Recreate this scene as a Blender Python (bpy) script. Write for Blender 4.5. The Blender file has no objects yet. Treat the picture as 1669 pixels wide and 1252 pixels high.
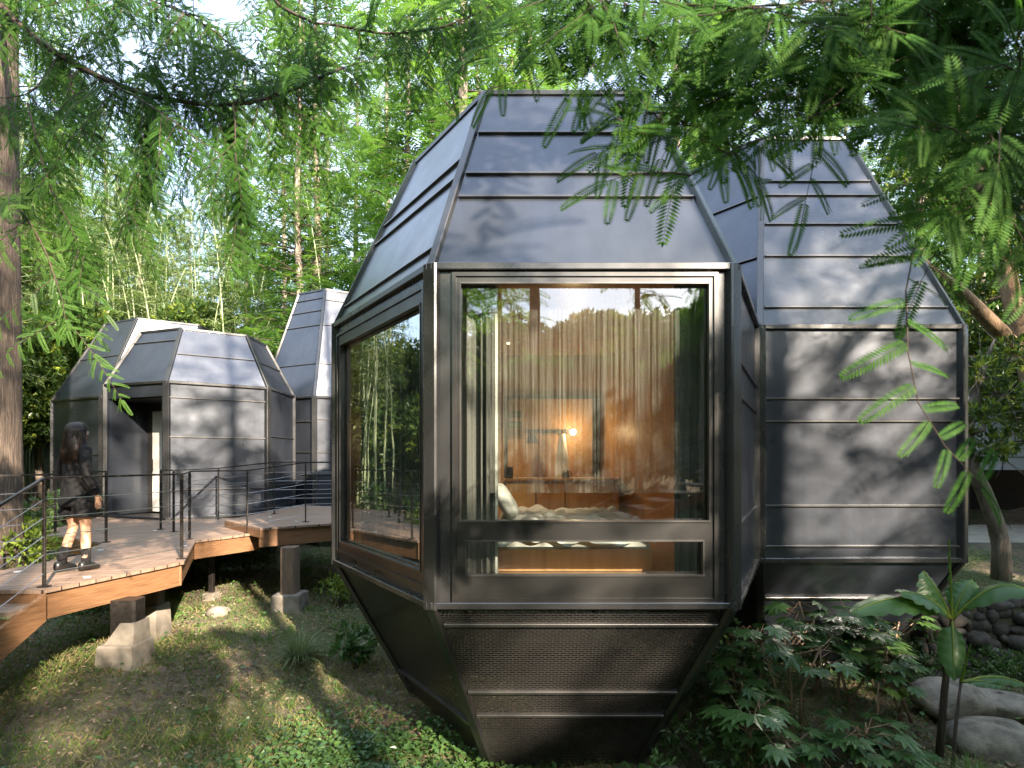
import bpy, math, random
import numpy as np
from mathutils import Vector, Matrix
random.seed(7); RNG = np.random.default_rng(7)
S = bpy.context.scene
COL = S.collection
# ---------------------------------------------------------------- camera, sky, sun, exposure
ZC = 3.2                      # camera height in world
F = 927.0                     # focal length in photo pixels (1669 wide)
CX, HY = 834.5, 750.0         # principal column and horizon row in the photo
cam = bpy.data.cameras.new('camera'); camo = bpy.data.objects.new('camera', cam); COL.objects.link(camo)
camo.location = (0, 0, ZC); camo.rotation_euler = (math.radians(90), 0, 0)
cam.sensor_width = 36; cam.lens = 36 * F / 1669; cam.shift_y = (HY - 626) / 1669
cam.clip_end = 400; cam.clip_start = 0.05
cam.dof.use_dof = True; cam.dof.focus_distance = 6.5; cam.dof.aperture_fstop = 4.0
S.camera = camo
SUN = Vector((0.52, -0.78, 0.46)).normalized()
w = bpy.data.worlds.new("World"); S.world = w; w.use_nodes = True
nt = w.node_tree; bg = nt.nodes['Background']
sky = nt.nodes.new('ShaderNodeTexSky'); sky.sky_type = 'NISHITA'; sky.sun_disc = False
sky.sun_elevation = math.asin(SUN.z); sky.sun_rotation = math.atan2(SUN.x, SUN.y)
sky.air_density = 1.0; sky.dust_density = 1.5; sky.ozone_density = 1.5
mxs = nt.nodes.new('ShaderNodeMix'); mxs.data_type = 'RGBA'; tcs = nt.nodes.new('ShaderNodeTexCoord'); ns = nt.nodes.new('ShaderNodeTexNoise')
ns.inputs['Scale'].default_value = 2.2; ns.inputs['Detail'].default_value = 6; nt.links.new(tcs.outputs['Generated'], ns.inputs['Vector'])
mr = nt.nodes.new('ShaderNodeMapRange'); mr.inputs[1].default_value = .35; mr.inputs[2].default_value = .65; mr.inputs[3].default_value = .35; mr.inputs[4].default_value = .75
nt.links.new(ns.outputs['Fac'], mr.inputs[0]); nt.links.new(mr.outputs[0], mxs.inputs[0]); nt.links.new(sky.outputs[0], mxs.inputs[6]); mxs.inputs[7].default_value = (3.0, 3.45, 4.3, 1)   # thin high cloud
nt.links.new(mxs.outputs[2], bg.inputs[0]); bg.inputs[1].default_value = 0.15
sl = bpy.data.lights.new('sun', 'SUN'); sl.energy = 4.4; sl.angle = math.radians(0.6); sl.color = (1, 0.84, 0.66)
so = bpy.data.objects.new('sun', sl); COL.objects.link(so)
so.rotation_euler = SUN.to_track_quat('Z', 'Y').to_euler()
S.view_settings.view_transform = 'Standard'; S.view_settings.look = 'None'
S.view_settings.exposure = 2.4; S.view_settings.gamma = 1
S.cycles.max_bounces = 7; S.cycles.transparent_max_bounces = 16; S.cycles.diffuse_bounces = 3
S.cycles.glossy_bounces = 4; S.cycles.transmission_bounces = 4; S.cycles.use_denoising = True
S.cycles.sample_clamp_indirect = 4.0; S.cycles.caustics_reflective = False

def at(px, py, d):            # photo pixel + distance in front of the camera -> world point
    return Vector(((px - CX) / F * d, d, ZC + (HY - py) / F * d))
def onz(px, py, z):           # photo pixel on the level z (relative to the eye) -> world point
    return at(px, py, z * F / (HY - py))

# ---------------------------------------------------------------- mesh helpers
ORG = {}
class MB:
    def __init__(s): s.v = []; s.f = []; s.n = 0; s.uv = None
    def add(s, v, f):
        v = np.asarray(v, dtype=float).reshape(-1, 3); n = s.n
        s.v.append(v); s.n += len(v)
        s.f += [tuple(i + n for i in q) for q in f]
    def box(s, c, size, rz=0, R=None):
        a = np.array([(x, y, z) for x in (-.5, .5) for y in (-.5, .5) for z in (-.5, .5)]) * np.array(size)
        M = np.array(R if R is not None else Matrix.Rotation(rz, 3, 'Z'))
        s.add(a @ M.T + np.array(c), [(0, 1, 3, 2), (4, 6, 7, 5), (0, 4, 5, 1), (2, 3, 7, 6), (0, 2, 6, 4), (1, 5, 7, 3)])
    def slab(s, q, th):       # quad (4 points, seen counter-clockwise from outside) with thickness inward
        q = [Vector(p) for p in q]; n = (q[1] - q[0]).cross(q[3] - q[0]).normalized()
        s.add([tuple(p) for p in q] + [tuple(p - n * th) for p in q],
              [(0, 1, 2, 3), (7, 6, 5, 4), (0, 4, 5, 1), (1, 5, 6, 2), (2, 6, 7, 3), (3, 7, 4, 0)])
    def bar(s, p, q, w_, h_, up=(0, 0, 1), off=0.0, chamfer=True):
        p, q = Vector(p), Vector(q); d = (q - p).normalized(); up = Vector(up)
        u = (up - d * up.dot(d)).normalized(); r = d.cross(u)
        c = min(w_, h_) * 0.12
        a, b = w_ / 2, h_ / 2
        pr = [(-a + c, -b), (a - c, -b), (a, -b + c), (a, b - c), (a - c, b), (-a + c, b), (-a, b - c), (-a, -b + c)]
        v = [tuple(e + r * x + u * (y + off)) for e in (p, q) for x, y in pr]
        n = 8
        s.add(v, [(i, (i + 1) % n, n + (i + 1) % n, n + i) for i in range(n)] + [tuple(range(n - 1, -1, -1)), tuple(range(n, 2 * n))])
    def prism(s, poly, z0, z1):
        n = len(poly)
        s.add([(x, y, z0) for x, y in poly] + [(x, y, z1) for x, y in poly],
              [(i, (i + 1) % n, n + (i + 1) % n, n + i) for i in range(n)] + [tuple(range(n - 1, -1, -1)), tuple(range(n, 2 * n))])
    def tube(s, pts, rad, n=7):
        P = [Vector(p) for p in pts]; vs = []; k = len(P)
        if not hasattr(rad, '__len__'): rad = [rad] * k
        ref = Vector((0, 0, 1)) if abs((P[-1] - P[0]).normalized().z) < .9 else Vector((1, 0, 0))
        for i, p in enumerate(P):
            d = (P[min(i + 1, k - 1)] - P[max(i - 1, 0)]).normalized()
            u = (ref - d * ref.dot(d)).normalized(); r = d.cross(u)
            for j in range(n):
                a = 2 * math.pi * j / n
                vs.append(tuple(p + (u * math.cos(a) + r * math.sin(a)) * rad[i]))
        fs = [(i * n + j, i * n + (j + 1) % n, (i + 1) * n + (j + 1) % n, (i + 1) * n + j) for i in range(k - 1) for j in range(n)]
        s.add(vs, fs + [tuple(range(n - 1, -1, -1)), tuple(range((k - 1) * n, k * n))])
    def loft(s, rings, close=True):   # rings: list of equal-length point loops
        n = len(rings[0]); k = len(rings); vs = [tuple(p) for r in rings for p in r]
        fs = [(i * n + j, i * n + (j + 1) % n, (i + 1) * n + (j + 1) % n, (i + 1) * n + j) for i in range(k - 1) for j in range(n)]
        if close: fs += [tuple(range(n - 1, -1, -1)), tuple(range((k - 1) * n, k * n))]
        s.add(vs, fs)
    def quads(s, V):          # V (N,4,3)
        V = np.asarray(V).reshape(-1, 3); n = len(V) // 4
        s.q = getattr(s, 'q', []); s.q.append(V)
    def build(s, name, m, parent=None, smooth=False):
        V = [x for x in s.v]; nv = s.n
        faces = s.f; Q = getattr(s, 'q', [])
        v = np.concatenate(V + Q) if (V or Q) else np.zeros((0, 3))
        org = np.zeros(3)
        if parent is not None: org = np.array(ORG.get(parent.name, (0, 0, 0)))
        v = v - org
        me = bpy.data.meshes.new(name)
        nq = (len(v) - nv) // 4
        loops = [i for f in faces for i in f]; starts = []; t = 0
        for f in faces: starts.append(t); t += len(f)
        L = np.concatenate([np.array(loops, dtype=np.int32), np.arange(nv, nv + nq * 4, dtype=np.int32)])
        ST = np.concatenate([np.array(starts, dtype=np.int32), t + 4 * np.arange(nq, dtype=np.int32)])
        me.vertices.add(len(v)); me.vertices.foreach_set('co', v.astype(np.float32).ravel())
        me.loops.add(len(L)); me.loops.foreach_set('vertex_index', L)
        me.polygons.add(len(ST)); me.polygons.foreach_set('loop_start', ST)
        if smooth: me.polygons.foreach_set('use_smooth', np.ones(len(ST), dtype=bool))
        else: me.polygons.foreach_set('use_smooth', np.zeros(len(ST), dtype=bool))
        me.update(calc_edges=True); me.validate()
        if s.uv is not None: s.uv(me, v + org)
        for mm in (m if isinstance(m, (list, tuple)) else [m]): me.materials.append(mm)
        o = bpy.data.objects.new(name, me); COL.objects.link(o)
        if parent is not None: o.parent = parent; ORG[o.name] = tuple(org)
        return o

def tag(o, label=None, cat=None, group=None, kind=None):
    if label: o['label'] = label
    if cat: o['category'] = cat
    if group: o['group'] = group
    if kind: o['kind'] = kind
    return o
def thing(name, label, cat, loc, group=None):
    o = bpy.data.objects.new(name, None); COL.objects.link(o); o.location = loc; o.empty_display_size = .2
    ORG[o.name] = tuple(loc)
    return tag(o, label, cat, group)
def dup(root, loc, rz=0, sc=1.0, label=None, group=None, tilt=(0, 0)):
    r = root.copy(); COL.objects.link(r); r.location = loc; r.rotation_euler = (tilt[0], tilt[1], rz); r.scale = (sc, sc, sc)
    if label: r['label'] = label
    if group: r['group'] = group
    for ch in root.children:
        c = ch.copy(); COL.objects.link(c); c.parent = r
        for g in ch.children:
            d = g.copy(); COL.objects.link(d); d.parent = c
    return r

# ---------------------------------------------------------------- materials
def new_mat(name):
    m = bpy.data.materials.new(name); m.use_nodes = True
    return m, m.node_tree, m.node_tree.nodes['Principled BSDF']
def N(nt, t, **k):
    n = nt.nodes.new(t)
    for a, b in k.items():
        if a.startswith('i_'):
            key = a[2:]; key = int(key) if key.isdigit() else key.replace('_', ' ')
            n.inputs[key].default_value = b
        else: setattr(n, a, b)
    return n
def ramp(nt, src, stops):
    r = N(nt, 'ShaderNodeValToRGB'); e = r.color_ramp.elements
    while len(e) < len(stops): e.new(.5)
    for el, (p, c) in zip(e, stops): el.position = p; el.color = (*c, 1) if len(c) == 3 else c
    nt.links.new(src, r.inputs[0]); return r.outputs[0]
def coords(nt, scale=(1, 1, 1), kind='Object', rot=(0, 0, 0)):
    tc = N(nt, 'ShaderNodeTexCoord'); mp = N(nt, 'ShaderNodeMapping'); mp.inputs['Scale'].default_value = scale
    mp.inputs['Rotation'].default_value = rot
    nt.links.new(tc.outputs[kind], mp.inputs[0]); return mp.outputs[0]
def noise(nt, vec, scale, detail=4, rough=.55, dist=0):
    n = N(nt, 'ShaderNodeTexNoise'); n.inputs['Scale'].default_value = scale; n.inputs['Detail'].default_value = detail
    n.inputs['Roughness'].default_value = rough; n.inputs['Distortion'].default_value = dist
    if vec is not None: nt.links.new(vec, n.inputs['Vector'])
    return n
def bump(nt, b, src, strength, dist=.01):
    n = N(nt, 'ShaderNodeBump'); n.inputs['Strength'].default_value = strength; n.inputs['Distance'].default_value = dist
    nt.links.new(src, n.inputs['Height']); nt.links.new(n.outputs[0], b.inputs['Normal']); return n
def simple(name, c1, c2=None, rough=.6, metal=0, sc=(1, 1, 1), nscale=6, bs=.0, bd=.01, lo=.35, hi=.65, spec=.5):
    m, nt, b = new_mat(name); v = coords(nt, sc); n = noise(nt, v, nscale, 5)
    nt.links.new(ramp(nt, n.outputs['Fac'], [(lo, c1), (hi, c2 or c1)]), b.inputs['Base Color'])
    b.inputs['Roughness'].default_value = rough; b.inputs['Metallic'].default_value = metal
    b.inputs['Specular IOR Level'].default_value = spec
    if bs: bump(nt, b, n.outputs['Fac'], bs, bd)
    return m
def metal_panel(name, c1, c2, rough=.36, metal=.75):
    m, nt, b = new_mat(name); v = coords(nt)
    big = noise(nt, v, .55, 2, .4); mid = noise(nt, v, 2.5, 1.5, .4); fine = noise(nt, v, 3, 3, .6)
    st = noise(nt, coords(nt, (1, 1, .07)), 7, 4, .6); mixc = N(nt, 'ShaderNodeMix', data_type='RGBA', blend_type='MULTIPLY'); mixc.inputs[0].default_value = 1
    nt.links.new(ramp(nt, noise(nt, v, 2.2, 3, .5).outputs['Fac'], [(.3, c1), (.7, c2)]), mixc.inputs[6]); nt.links.new(ramp(nt, st.outputs['Fac'], [(.3, (.86, .85, .83)), (.6, (1, 1, 1))]), mixc.inputs[7])
    nt.links.new(mixc.outputs[2], b.inputs['Base Color'])
    nt.links.new(ramp(nt, fine.outputs['Fac'], [(.3, (rough - .02,) * 3), (.75, (rough + .05,) * 3)]), b.inputs['Roughness'])
    b.inputs['Metallic'].default_value = metal; b.inputs['IOR'].default_value = 2.1
    ad = N(nt, 'ShaderNodeMath', operation='MULTIPLY_ADD'); ad.inputs[1].default_value = .12
    nt.links.new(mid.outputs['Fac'], ad.inputs[0]); nt.links.new(big.outputs['Fac'], ad.inputs[2])
    bump(nt, b, ad.outputs[0], .8, .07)
    return m
def leafmat(name, stops, trans=.35, rough=.5, tcol=(.25, .42, .05), spec=.35):
    m, nt, b = new_mat(name)
    g = N(nt, 'ShaderNodeNewGeometry'); oi = N(nt, 'ShaderNodeObjectInfo')
    v = coords(nt); n = noise(nt, v, .9, 2)
    a = N(nt, 'ShaderNodeMath', operation='MULTIPLY_ADD'); a.inputs[1].default_value = .45
    nt.links.new(g.outputs['Random Per Island'], a.inputs[0]); nt.links.new(n.outputs['Fac'], a.inputs[2])
    a2 = N(nt, 'ShaderNodeMath', operation='MULTIPLY_ADD'); a2.inputs[1].default_value = .25
    nt.links.new(oi.outputs['Random'], a2.inputs[0]); nt.links.new(a.outputs[0], a2.inputs[2])
    c = ramp(nt, a2.outputs[0], stops)
    nt.links.new(c, b.inputs['Base Color']); b.inputs['Roughness'].default_value = rough; b.inputs['Specular IOR Level'].default_value = spec
    t = N(nt, 'ShaderNodeBsdfTranslucent'); mx = N(nt, 'ShaderNodeMixShader'); mx.inputs[0].default_value = trans
    tm = N(nt, 'ShaderNodeMix', data_type='RGBA'); tm.inputs[0].default_value = .6
    nt.links.new(c, tm.inputs[6]); tm.inputs[7].default_value = (*tcol, 1); nt.links.new(tm.outputs[2], t.inputs[0])
    nt.links.new(b.outputs[0], mx.inputs[1]); nt.links.new(t.outputs[0], mx.inputs[2])
    nt.links.new(mx.outputs[0], nt.nodes['Material Output'].inputs[0]); return m
def woodmat(name, c1, c2, c3, sc=(1, 1, 1), rough=.5, boards=None, rot=(0, 0, 0), bs=.3):
    m, nt, b = new_mat(name); v = coords(nt, sc, rot=rot)
    n = noise(nt, v, 9, 6, .6, .4); col = ramp(nt, n.outputs['Fac'], [(.25, c1), (.5, c2), (.75, c3)])
    hgt = n.outputs['Fac']
    if boards:
        bv = coords(nt, (1, 1, 1), rot=rot)
        br = N(nt, 'ShaderNodeTexBrick'); br.offset = .37; br.inputs['Scale'].default_value = 1
        br.inputs['Brick Width'].default_value = boards[0]; br.inputs['Row Height'].default_value = boards[1]
        br.inputs['Mortar Size'].default_value = boards[2]; br.inputs['Mortar Smooth'].default_value = .1
        br.inputs['Color1'].default_value = (.82, .82, .82, 1); br.inputs['Color2'].default_value = (1.08, 1.08, 1.08, 1)
        br.inputs['Mortar'].default_value = (.12, .1, .09, 1)
        nt.links.new(bv, br.inputs['Vector'])
        mx = N(nt, 'ShaderNodeMix', data_type='RGBA', blend_type='MULTIPLY'); mx.inputs[0].default_value = 1
        nt.links.new(col, mx.inputs[6]); nt.links.new(br.outputs['Color'], mx.inputs[7]); col = mx.outputs[2]
        mm = N(nt, 'ShaderNodeMath', operation='MULTIPLY_ADD'); mm.inputs[1].default_value = -3
        nt.links.new(br.outputs['Fac'], mm.inputs[0]); nt.links.new(n.outputs['Fac'], mm.inputs[2]); hgt = mm.outputs[0]
    nt.links.new(col, b.inputs['Base Color']); b.inputs['Roughness'].default_value = rough
    bump(nt, b, hgt, bs, .004); return m
def barkmat(name, c1, c2, c3, fib=22):
    m, nt, b = new_mat(name); v = coords(nt, (1, 1, .09)); n = noise(nt, v, fib, 6, .65, .6)
    v2 = coords(nt); n2 = noise(nt, v2, 1.6, 3)
    a = N(nt, 'ShaderNodeMath', operation='MULTIPLY_ADD'); a.inputs[1].default_value = .4
    nt.links.new(n2.outputs['Fac'], a.inputs[0]); nt.links.new(n.outputs['Fac'], a.inputs[2])
    nt.links.new(ramp(nt, a.outputs[0], [(.45, c1), (.68, c2), (.9, c3)]), b.inputs['Base Color'])
    b.inputs['Roughness'].default_value = .9; bump(nt, b, n.outputs['Fac'], 1.0, .05); return m

M = {}
M['panel'] = metal_panel('bronze_panel', (.055, .066, .088), (.068, .079, .102), .29, .62)
M['trim'] = metal_panel('bronze_trim', (.05, .052, .056), (.064, .065, .068), .27, .6)
M['frame'] = metal_panel('window_frame_metal', (.02, .02, .021), (.03, .029, .028), .3, .4)
M['seam'] = simple('seam_metal', (.12, .12, .12), (.16, .155, .15), .32, .8)
M['steel'] = simple('dark_steel', (.03, .028, .027), (.06, .052, .047), .42, .6, nscale=20)
M['cable'] = simple('steel_cable', (.3, .3, .3), (.4, .4, .39), .3, .9)
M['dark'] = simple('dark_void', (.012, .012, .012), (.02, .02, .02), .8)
M['wood_in'] = woodmat('oak_panelling', (.33, .18, .08), (.45, .26, .125), (.56, .35, .18), (1, 1, .12), .35)
M['wood_lamplit'] = woodmat('lamplit_plywood', (.55, .36, .16), (.66, .45, .2), (.74, .52, .26), (1, 1, .15), .4)  # left sideboard door: lamplight painted in as paler, yellower wood
M['deck'] = woodmat('deck_boards', (.19, .128, .092), (.275, .187, .135), (.37, .262, .195), (6, .6, 1), .62, boards=(9.0, .14, .005), rot=(0, 0, math.radians(-16)))
M['beam'] = woodmat('timber_fascia', (.12, .058, .028), (.2, .104, .05), (.285, .16, .083), (.5, .5, 9), .5)
M['post_wood'] = woodmat('weathered_post', (.1, .065, .045), (.17, .12, .085), (.25, .19, .14), (6, 6, .5), .8)
M['concrete'] = simple('concrete', (.15, .13, .105), (.30, .265, .22), .85, nscale=5, bs=.6, bd=.01)
M['bark_red'] = barkmat('redwood_bark', (.026, .02, .016), (.075, .056, .043), (.17, .13, .10), 34)
M['bark_grey'] = barkmat('grey_bark', (.10, .082, .065), (.22, .18, .145), (.36, .3, .245), 14)
M['bark_tan'] = barkmat('tan_bark', (.13, .08, .045), (.26, .17, .1), (.40, .28, .18), 10)
M['twig'] = simple('twig_bark', (.035, .024, .018), (.08, .055, .04), .8, nscale=30)
M['leaf_rw'] = leafmat('redwood_needles', [(.3, (.028, .075, .018)), (.65, (.06, .14, .03)), (1.05, (.115, .22, .045))], .5, .45, (.22, .42, .04))
M['leaf_near'] = leafmat('near_redwood_needles', [(.3, (.018, .06, .011)), (.7, (.034, .10, .016)), (1.1, (.065, .15, .024))], .38, .6, (.11, .31, .025), .12)
M['leaf_dark'] = leafmat('evergreen_leaves', [(.3, (.018, .045, .015)), (.7, (.04, .085, .025)), (1.1, (.085, .14, .035))], .25, .3, (.2, .32, .04), .5)
M['leaf_yel'] = leafmat('young_leaves', [(.3, (.07, .13, .02)), (.7, (.14, .22, .03)), (1.1, (.26, .32, .05))], .4, .35, (.4, .5, .05), .5)
M['leaf_bam'] = leafmat('bamboo_leaves', [(.3, (.03, .07, .018)), (.7, (.06, .115, .028)), (1.1, (.12, .17, .045))], .35, .45, (.3, .42, .06))
M['leaf_fat'] = leafmat('palmate_leaves', [(.3, (.032, .08, .026)), (.7, (.055, .12, .036)), (1.1, (.085, .16, .042))], .2, .3, (.15, .35, .06), .5)
M['leaf_ban'] = leafmat('banana_leaf', [(.3, (.03, .085, .03)), (.7, (.045, .115, .04)), (1.1, (.07, .15, .045))], .3, .35, (.25, .45, .05), .4)
M['grass'] = leafmat('grass_blades', [(.3, (.055, .11, .028)), (.7, (.1, .175, .04)), (1.0, (.17, .22, .065)), (1.2, (.32, .28, .13))], .35, .6, (.3, .38, .06), .2)
M['grass_pale'] = leafmat('pale_grass_blades', [(.3, (.12, .17, .08)), (.8, (.22, .28, .14)), (1.2, (.36, .36, .22))], .3, .6, (.3, .36, .12), .2)
M['weed'] = leafmat('weed_leaves', [(.3, (.035, .09, .025)), (.7, (.07, .14, .035)), (1.1, (.13, .2, .05))], .35, .5, (.25, .4, .06), .3)
M['litter'] = leafmat('dry_leaves', [(.3, (.1, .06, .035)), (.6, (.2, .13, .08)), (.9, (.32, .24, .16)), (1.1, (.42, .33, .25))], .15, .8, (.3, .2, .1), .1)
M['petal'] = simple('pink_petals', (.5, .06, .25), (.7, .3, .5), .6)
M['culm'] = simple('bamboo_culm', (.17, .24, .11), (.36, .41, .25), .4, nscale=3, sc=(1, 1, .4))
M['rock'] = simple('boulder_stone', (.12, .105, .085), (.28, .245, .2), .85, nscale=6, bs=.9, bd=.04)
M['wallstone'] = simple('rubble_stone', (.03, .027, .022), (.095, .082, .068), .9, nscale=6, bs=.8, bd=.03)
M['fabric'] = simple('duvet_cotton', (.6, .6, .58), (.72, .72, .7), .85, nscale=2)
M['curtain_dark'] = simple('grey_curtain', (.10, .10, .095), (.16, .155, .15), .9, nscale=3, sc=(6, 6, .3))
M['white_door'] = simple('pale_door', (.5, .49, .46), (.56, .55, .52), .5)
M['facade'] = simple('pale_cladding', (.42, .45, .47), (.5, .52, .54), .6, nscale=1)
M['paving'] = simple('stone_paving', (.22, .2, .17), (.34, .31, .27), .85, nscale=4, bs=.3)
M['skin'] = simple('skin', (.52, .3, .2), (.56, .34, .23), .5, nscale=3)
M['cloth'] = simple('black_jacket', (.004, .004, .005), (.009, .0085, .01), .95, nscale=9, bs=.3, bd=.01)
M['hair'] = simple('dark_hair', (.007, .0035, .002), (.035, .015, .008), .5, nscale=18, sc=(1, 1, .08), bs=.6, bd=.006)
M['shoe'] = simple('black_leather', (.01, .01, .01), (.02, .02, .02), .3)
def soilmat():
    m, nt, b = new_mat('forest_soil'); v = coords(nt)
    n1 = noise(nt, v, .7, 4, .6); n2 = noise(nt, v, 14, 6, .75); n3 = noise(nt, v, 60, 3, .8)
    a = N(nt, 'ShaderNodeMix', data_type='RGBA'); nt.links.new(ramp(nt, n1.outputs['Fac'], [(.42, (0, 0, 0)), (.58, (1, 1, 1))]), a.inputs[0])
    nt.links.new(ramp(nt, n2.outputs['Fac'], [(.3, (.09, .07, .045)), (.5, (.2, .155, .11)), (.7, (.37, .3, .22))]), a.inputs[6])
    nt.links.new(ramp(nt, n2.outputs['Fac'], [(.3, (.045, .065, .02)), (.55, (.11, .14, .05)), (.75, (.24, .24, .12))]), a.inputs[7])
    nt.links.new(a.outputs[2], b.inputs['Base Color']); b.inputs['Roughness'].default_value = .95
    ad = N(nt, 'ShaderNodeMath', operation='ADD'); nt.links.new(n2.outputs['Fac'], ad.inputs[0]); nt.links.new(n3.outputs['Fac'], ad.inputs[1])
    bump(nt, b, ad.outputs[0], 1, .04); return m
M['soil'] = soilmat()
def glassmat():
    m = bpy.data.materials.new('window_glass'); m.use_nodes = True; nt = m.node_tree; nt.nodes.remove(nt.nodes['Principled BSDF'])
    t = N(nt, 'ShaderNodeBsdfTransparent'); t.inputs[0].default_value = (.80, .84, .80, 1)
    g = N(nt, 'ShaderNodeBsdfGlossy'); g.inputs['Roughness'].default_value = .012; g.inputs[0].default_value = (.95, .97, .95, 1)
    n = noise(nt, coords(nt), .8, 2); bp = N(nt, 'ShaderNodeBump'); bp.inputs['Strength'].default_value = .12; bp.inputs['Distance'].default_value = .02
    nt.links.new(n.outputs['Fac'], bp.inputs['Height']); nt.links.new(bp.outputs[0], g.inputs['Normal'])
    ge = N(nt, 'ShaderNodeNewGeometry'); dt = N(nt, 'ShaderNodeVectorMath', operation='DOT_PRODUCT'); nt.links.new(ge.outputs['Incoming'], dt.inputs[0]); nt.links.new(ge.outputs['Normal'], dt.inputs[1])
    ab = N(nt, 'ShaderNodeMath', operation='ABSOLUTE'); nt.links.new(dt.outputs['Value'], ab.inputs[0]); om = N(nt, 'ShaderNodeMath', operation='SUBTRACT'); om.inputs[0].default_value = 1; nt.links.new(ab.outputs[0], om.inputs[1])
    fr = N(nt, 'ShaderNodeMath', operation='POWER'); fr.inputs[1].default_value = 4; nt.links.new(om.outputs[0], fr.inputs[0])
    ma = N(nt, 'ShaderNodeMath', operation='MULTIPLY_ADD'); ma.inputs[1].default_value = 1.3; ma.inputs[2].default_value = .19; ma.use_clamp = True
    nt.links.new(fr.outputs[0], ma.inputs[0])
    mx = N(nt, 'ShaderNodeMixShader'); nt.links.new(ma.outputs[0], mx.inputs[0]); nt.links.new(t.outputs[0], mx.inputs[1]); nt.links.new(g.outputs[0], mx.inputs[2])
    nt.links.new(mx.outputs[0], nt.nodes['Material Output'].inputs[0]); return m
M['glass'] = glassmat()
def sheermat():
    m = bpy.data.materials.new('sheer_curtain'); m.use_nodes = True; nt = m.node_tree; nt.nodes.remove(nt.nodes['Principled BSDF'])
    t = N(nt, 'ShaderNodeBsdfTransparent'); d = N(nt, 'ShaderNodeBsdfDiffuse'); tr = N(nt, 'ShaderNodeBsdfTranslucent')
    d.inputs[0].default_value = (.62, .6, .56, 1); tr.inputs[0].default_value = (.75, .72, .66, 1)
    m1 = N(nt, 'ShaderNodeMixShader'); m1.inputs[0].default_value = .4
    nt.links.new(d.outputs[0], m1.inputs[1]); nt.links.new(tr.outputs[0], m1.inputs[2])
    n = noise(nt, coords(nt, (1, 1, .02)), 60, 3, .7)
    mx = N(nt, 'ShaderNodeMixShader'); nt.links.new(ramp(nt, n.outputs['Fac'], [(.35, (.1,) * 3), (.7, (.4,) * 3)]), mx.inputs[0])
    nt.links.new(t.outputs[0], mx.inputs[1]); nt.links.new(m1.outputs[0], mx.inputs[2])
    nt.links.new(mx.outputs[0], nt.nodes['Material Output'].inputs[0]); return m
M['sheer'] = sheermat()
def perfmat():
    m, nt, b = new_mat('perforated_metal')
    b.inputs['Base Color'].default_value = (.065, .062, .06, 1); b.inputs['Metallic'].default_value = .6; b.inputs['Roughness'].default_value = .4
    tc = N(nt, 'ShaderNodeTexCoord')
    br = N(nt, 'ShaderNodeTexBrick'); br.inputs['Scale'].default_value = 1; br.inputs['Brick Width'].default_value = .062; br.inputs['Row Height'].default_value = .022
    br.inputs['Mortar Size'].default_value = .0052; br.inputs['Mortar Smooth'].default_value = .05
    nt.links.new(tc.outputs['UV'], br.inputs['Vector'])
    t = N(nt, 'ShaderNodeBsdfTransparent'); mx = N(nt, 'ShaderNodeMixShader')
    nt.links.new(br.outputs['Fac'], mx.inputs[0]); nt.links.new(t.outputs[0], mx.inputs[1]); nt.links.new(b.outputs[0], mx.inputs[2])
    nt.links.new(mx.outputs[0], nt.nodes['Material Output'].inputs[0]); return m
M['perf'] = perfmat()
def glow(name, c, s):
    m = bpy.data.materials.new(name); m.use_nodes = True; nt = m.node_tree; b = nt.nodes['Principled BSDF']
    b.inputs['Base Color'].default_value = (*c, 1); b.inputs['Emission Color'].default_value = (*c, 1); b.inputs['Emission Strength'].default_value = s; return m
M['bulb'] = glow('lamp_glow', (1, .72, .4), 7); M['added_glow'] = glow('added_spot_glow', (1, .75, .45), 1.2)

# ---------------------------------------------------------------- terrain
CP = np.array([(-3, 4.2, -2.6), (-4.5, 4.5, -2.5), (-1.5, 4.2, -2.8), (0, 4.3, -3.0), (-.3, 5.5, -3.0), (1.5, 5, -3.0), (-2, 6, -2.78), (-4.2, 6.1, -2.14),
 (-6, 6, -2.2), (-8, 8, -2.0), (-3.5, 9, -2.35), (-1.5, 8, -2.6), (.5, 8, -2.75), (-6, 12, -2.3), (-10, 12, -1.9), (0, 14, -2.3), (-5, 18, -2.0), (2.6, 6.2, -2.35),
 (3.5, 6.2, -2.5), (3, 4.7, -2.85), (4.6, 5.2, -2.75), (5, 7, -2.9), (6.5, 7, -2.95), (6.3, 8.4, -2.9), (6.6, 9.8, -2.0), (7.5, 10.5, -1.95), (9, 12, -1.9), (12, 14, -1.85), (5, 10.5, -2.1),
 (3, 11, -2.2), (0, 20, -1.9), (15, 20, -1.6), (-15, 20, -1.5), (0, 0, -1.9), (0, -10, -1.6), (-12, 0, -1.8), (12, 0, -1.9), (9, 7, -2.9), (10, 9.6, -2.0), (0, 45, 1.5), (-35, 40, 1.5), (35, 40, 1.5),
 (-40, 0, 0), (40, 0, 0), (0, -40, 0), (-20, 30, -.6), (20, 30, -.6), (0, 30, -.8)])
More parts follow.
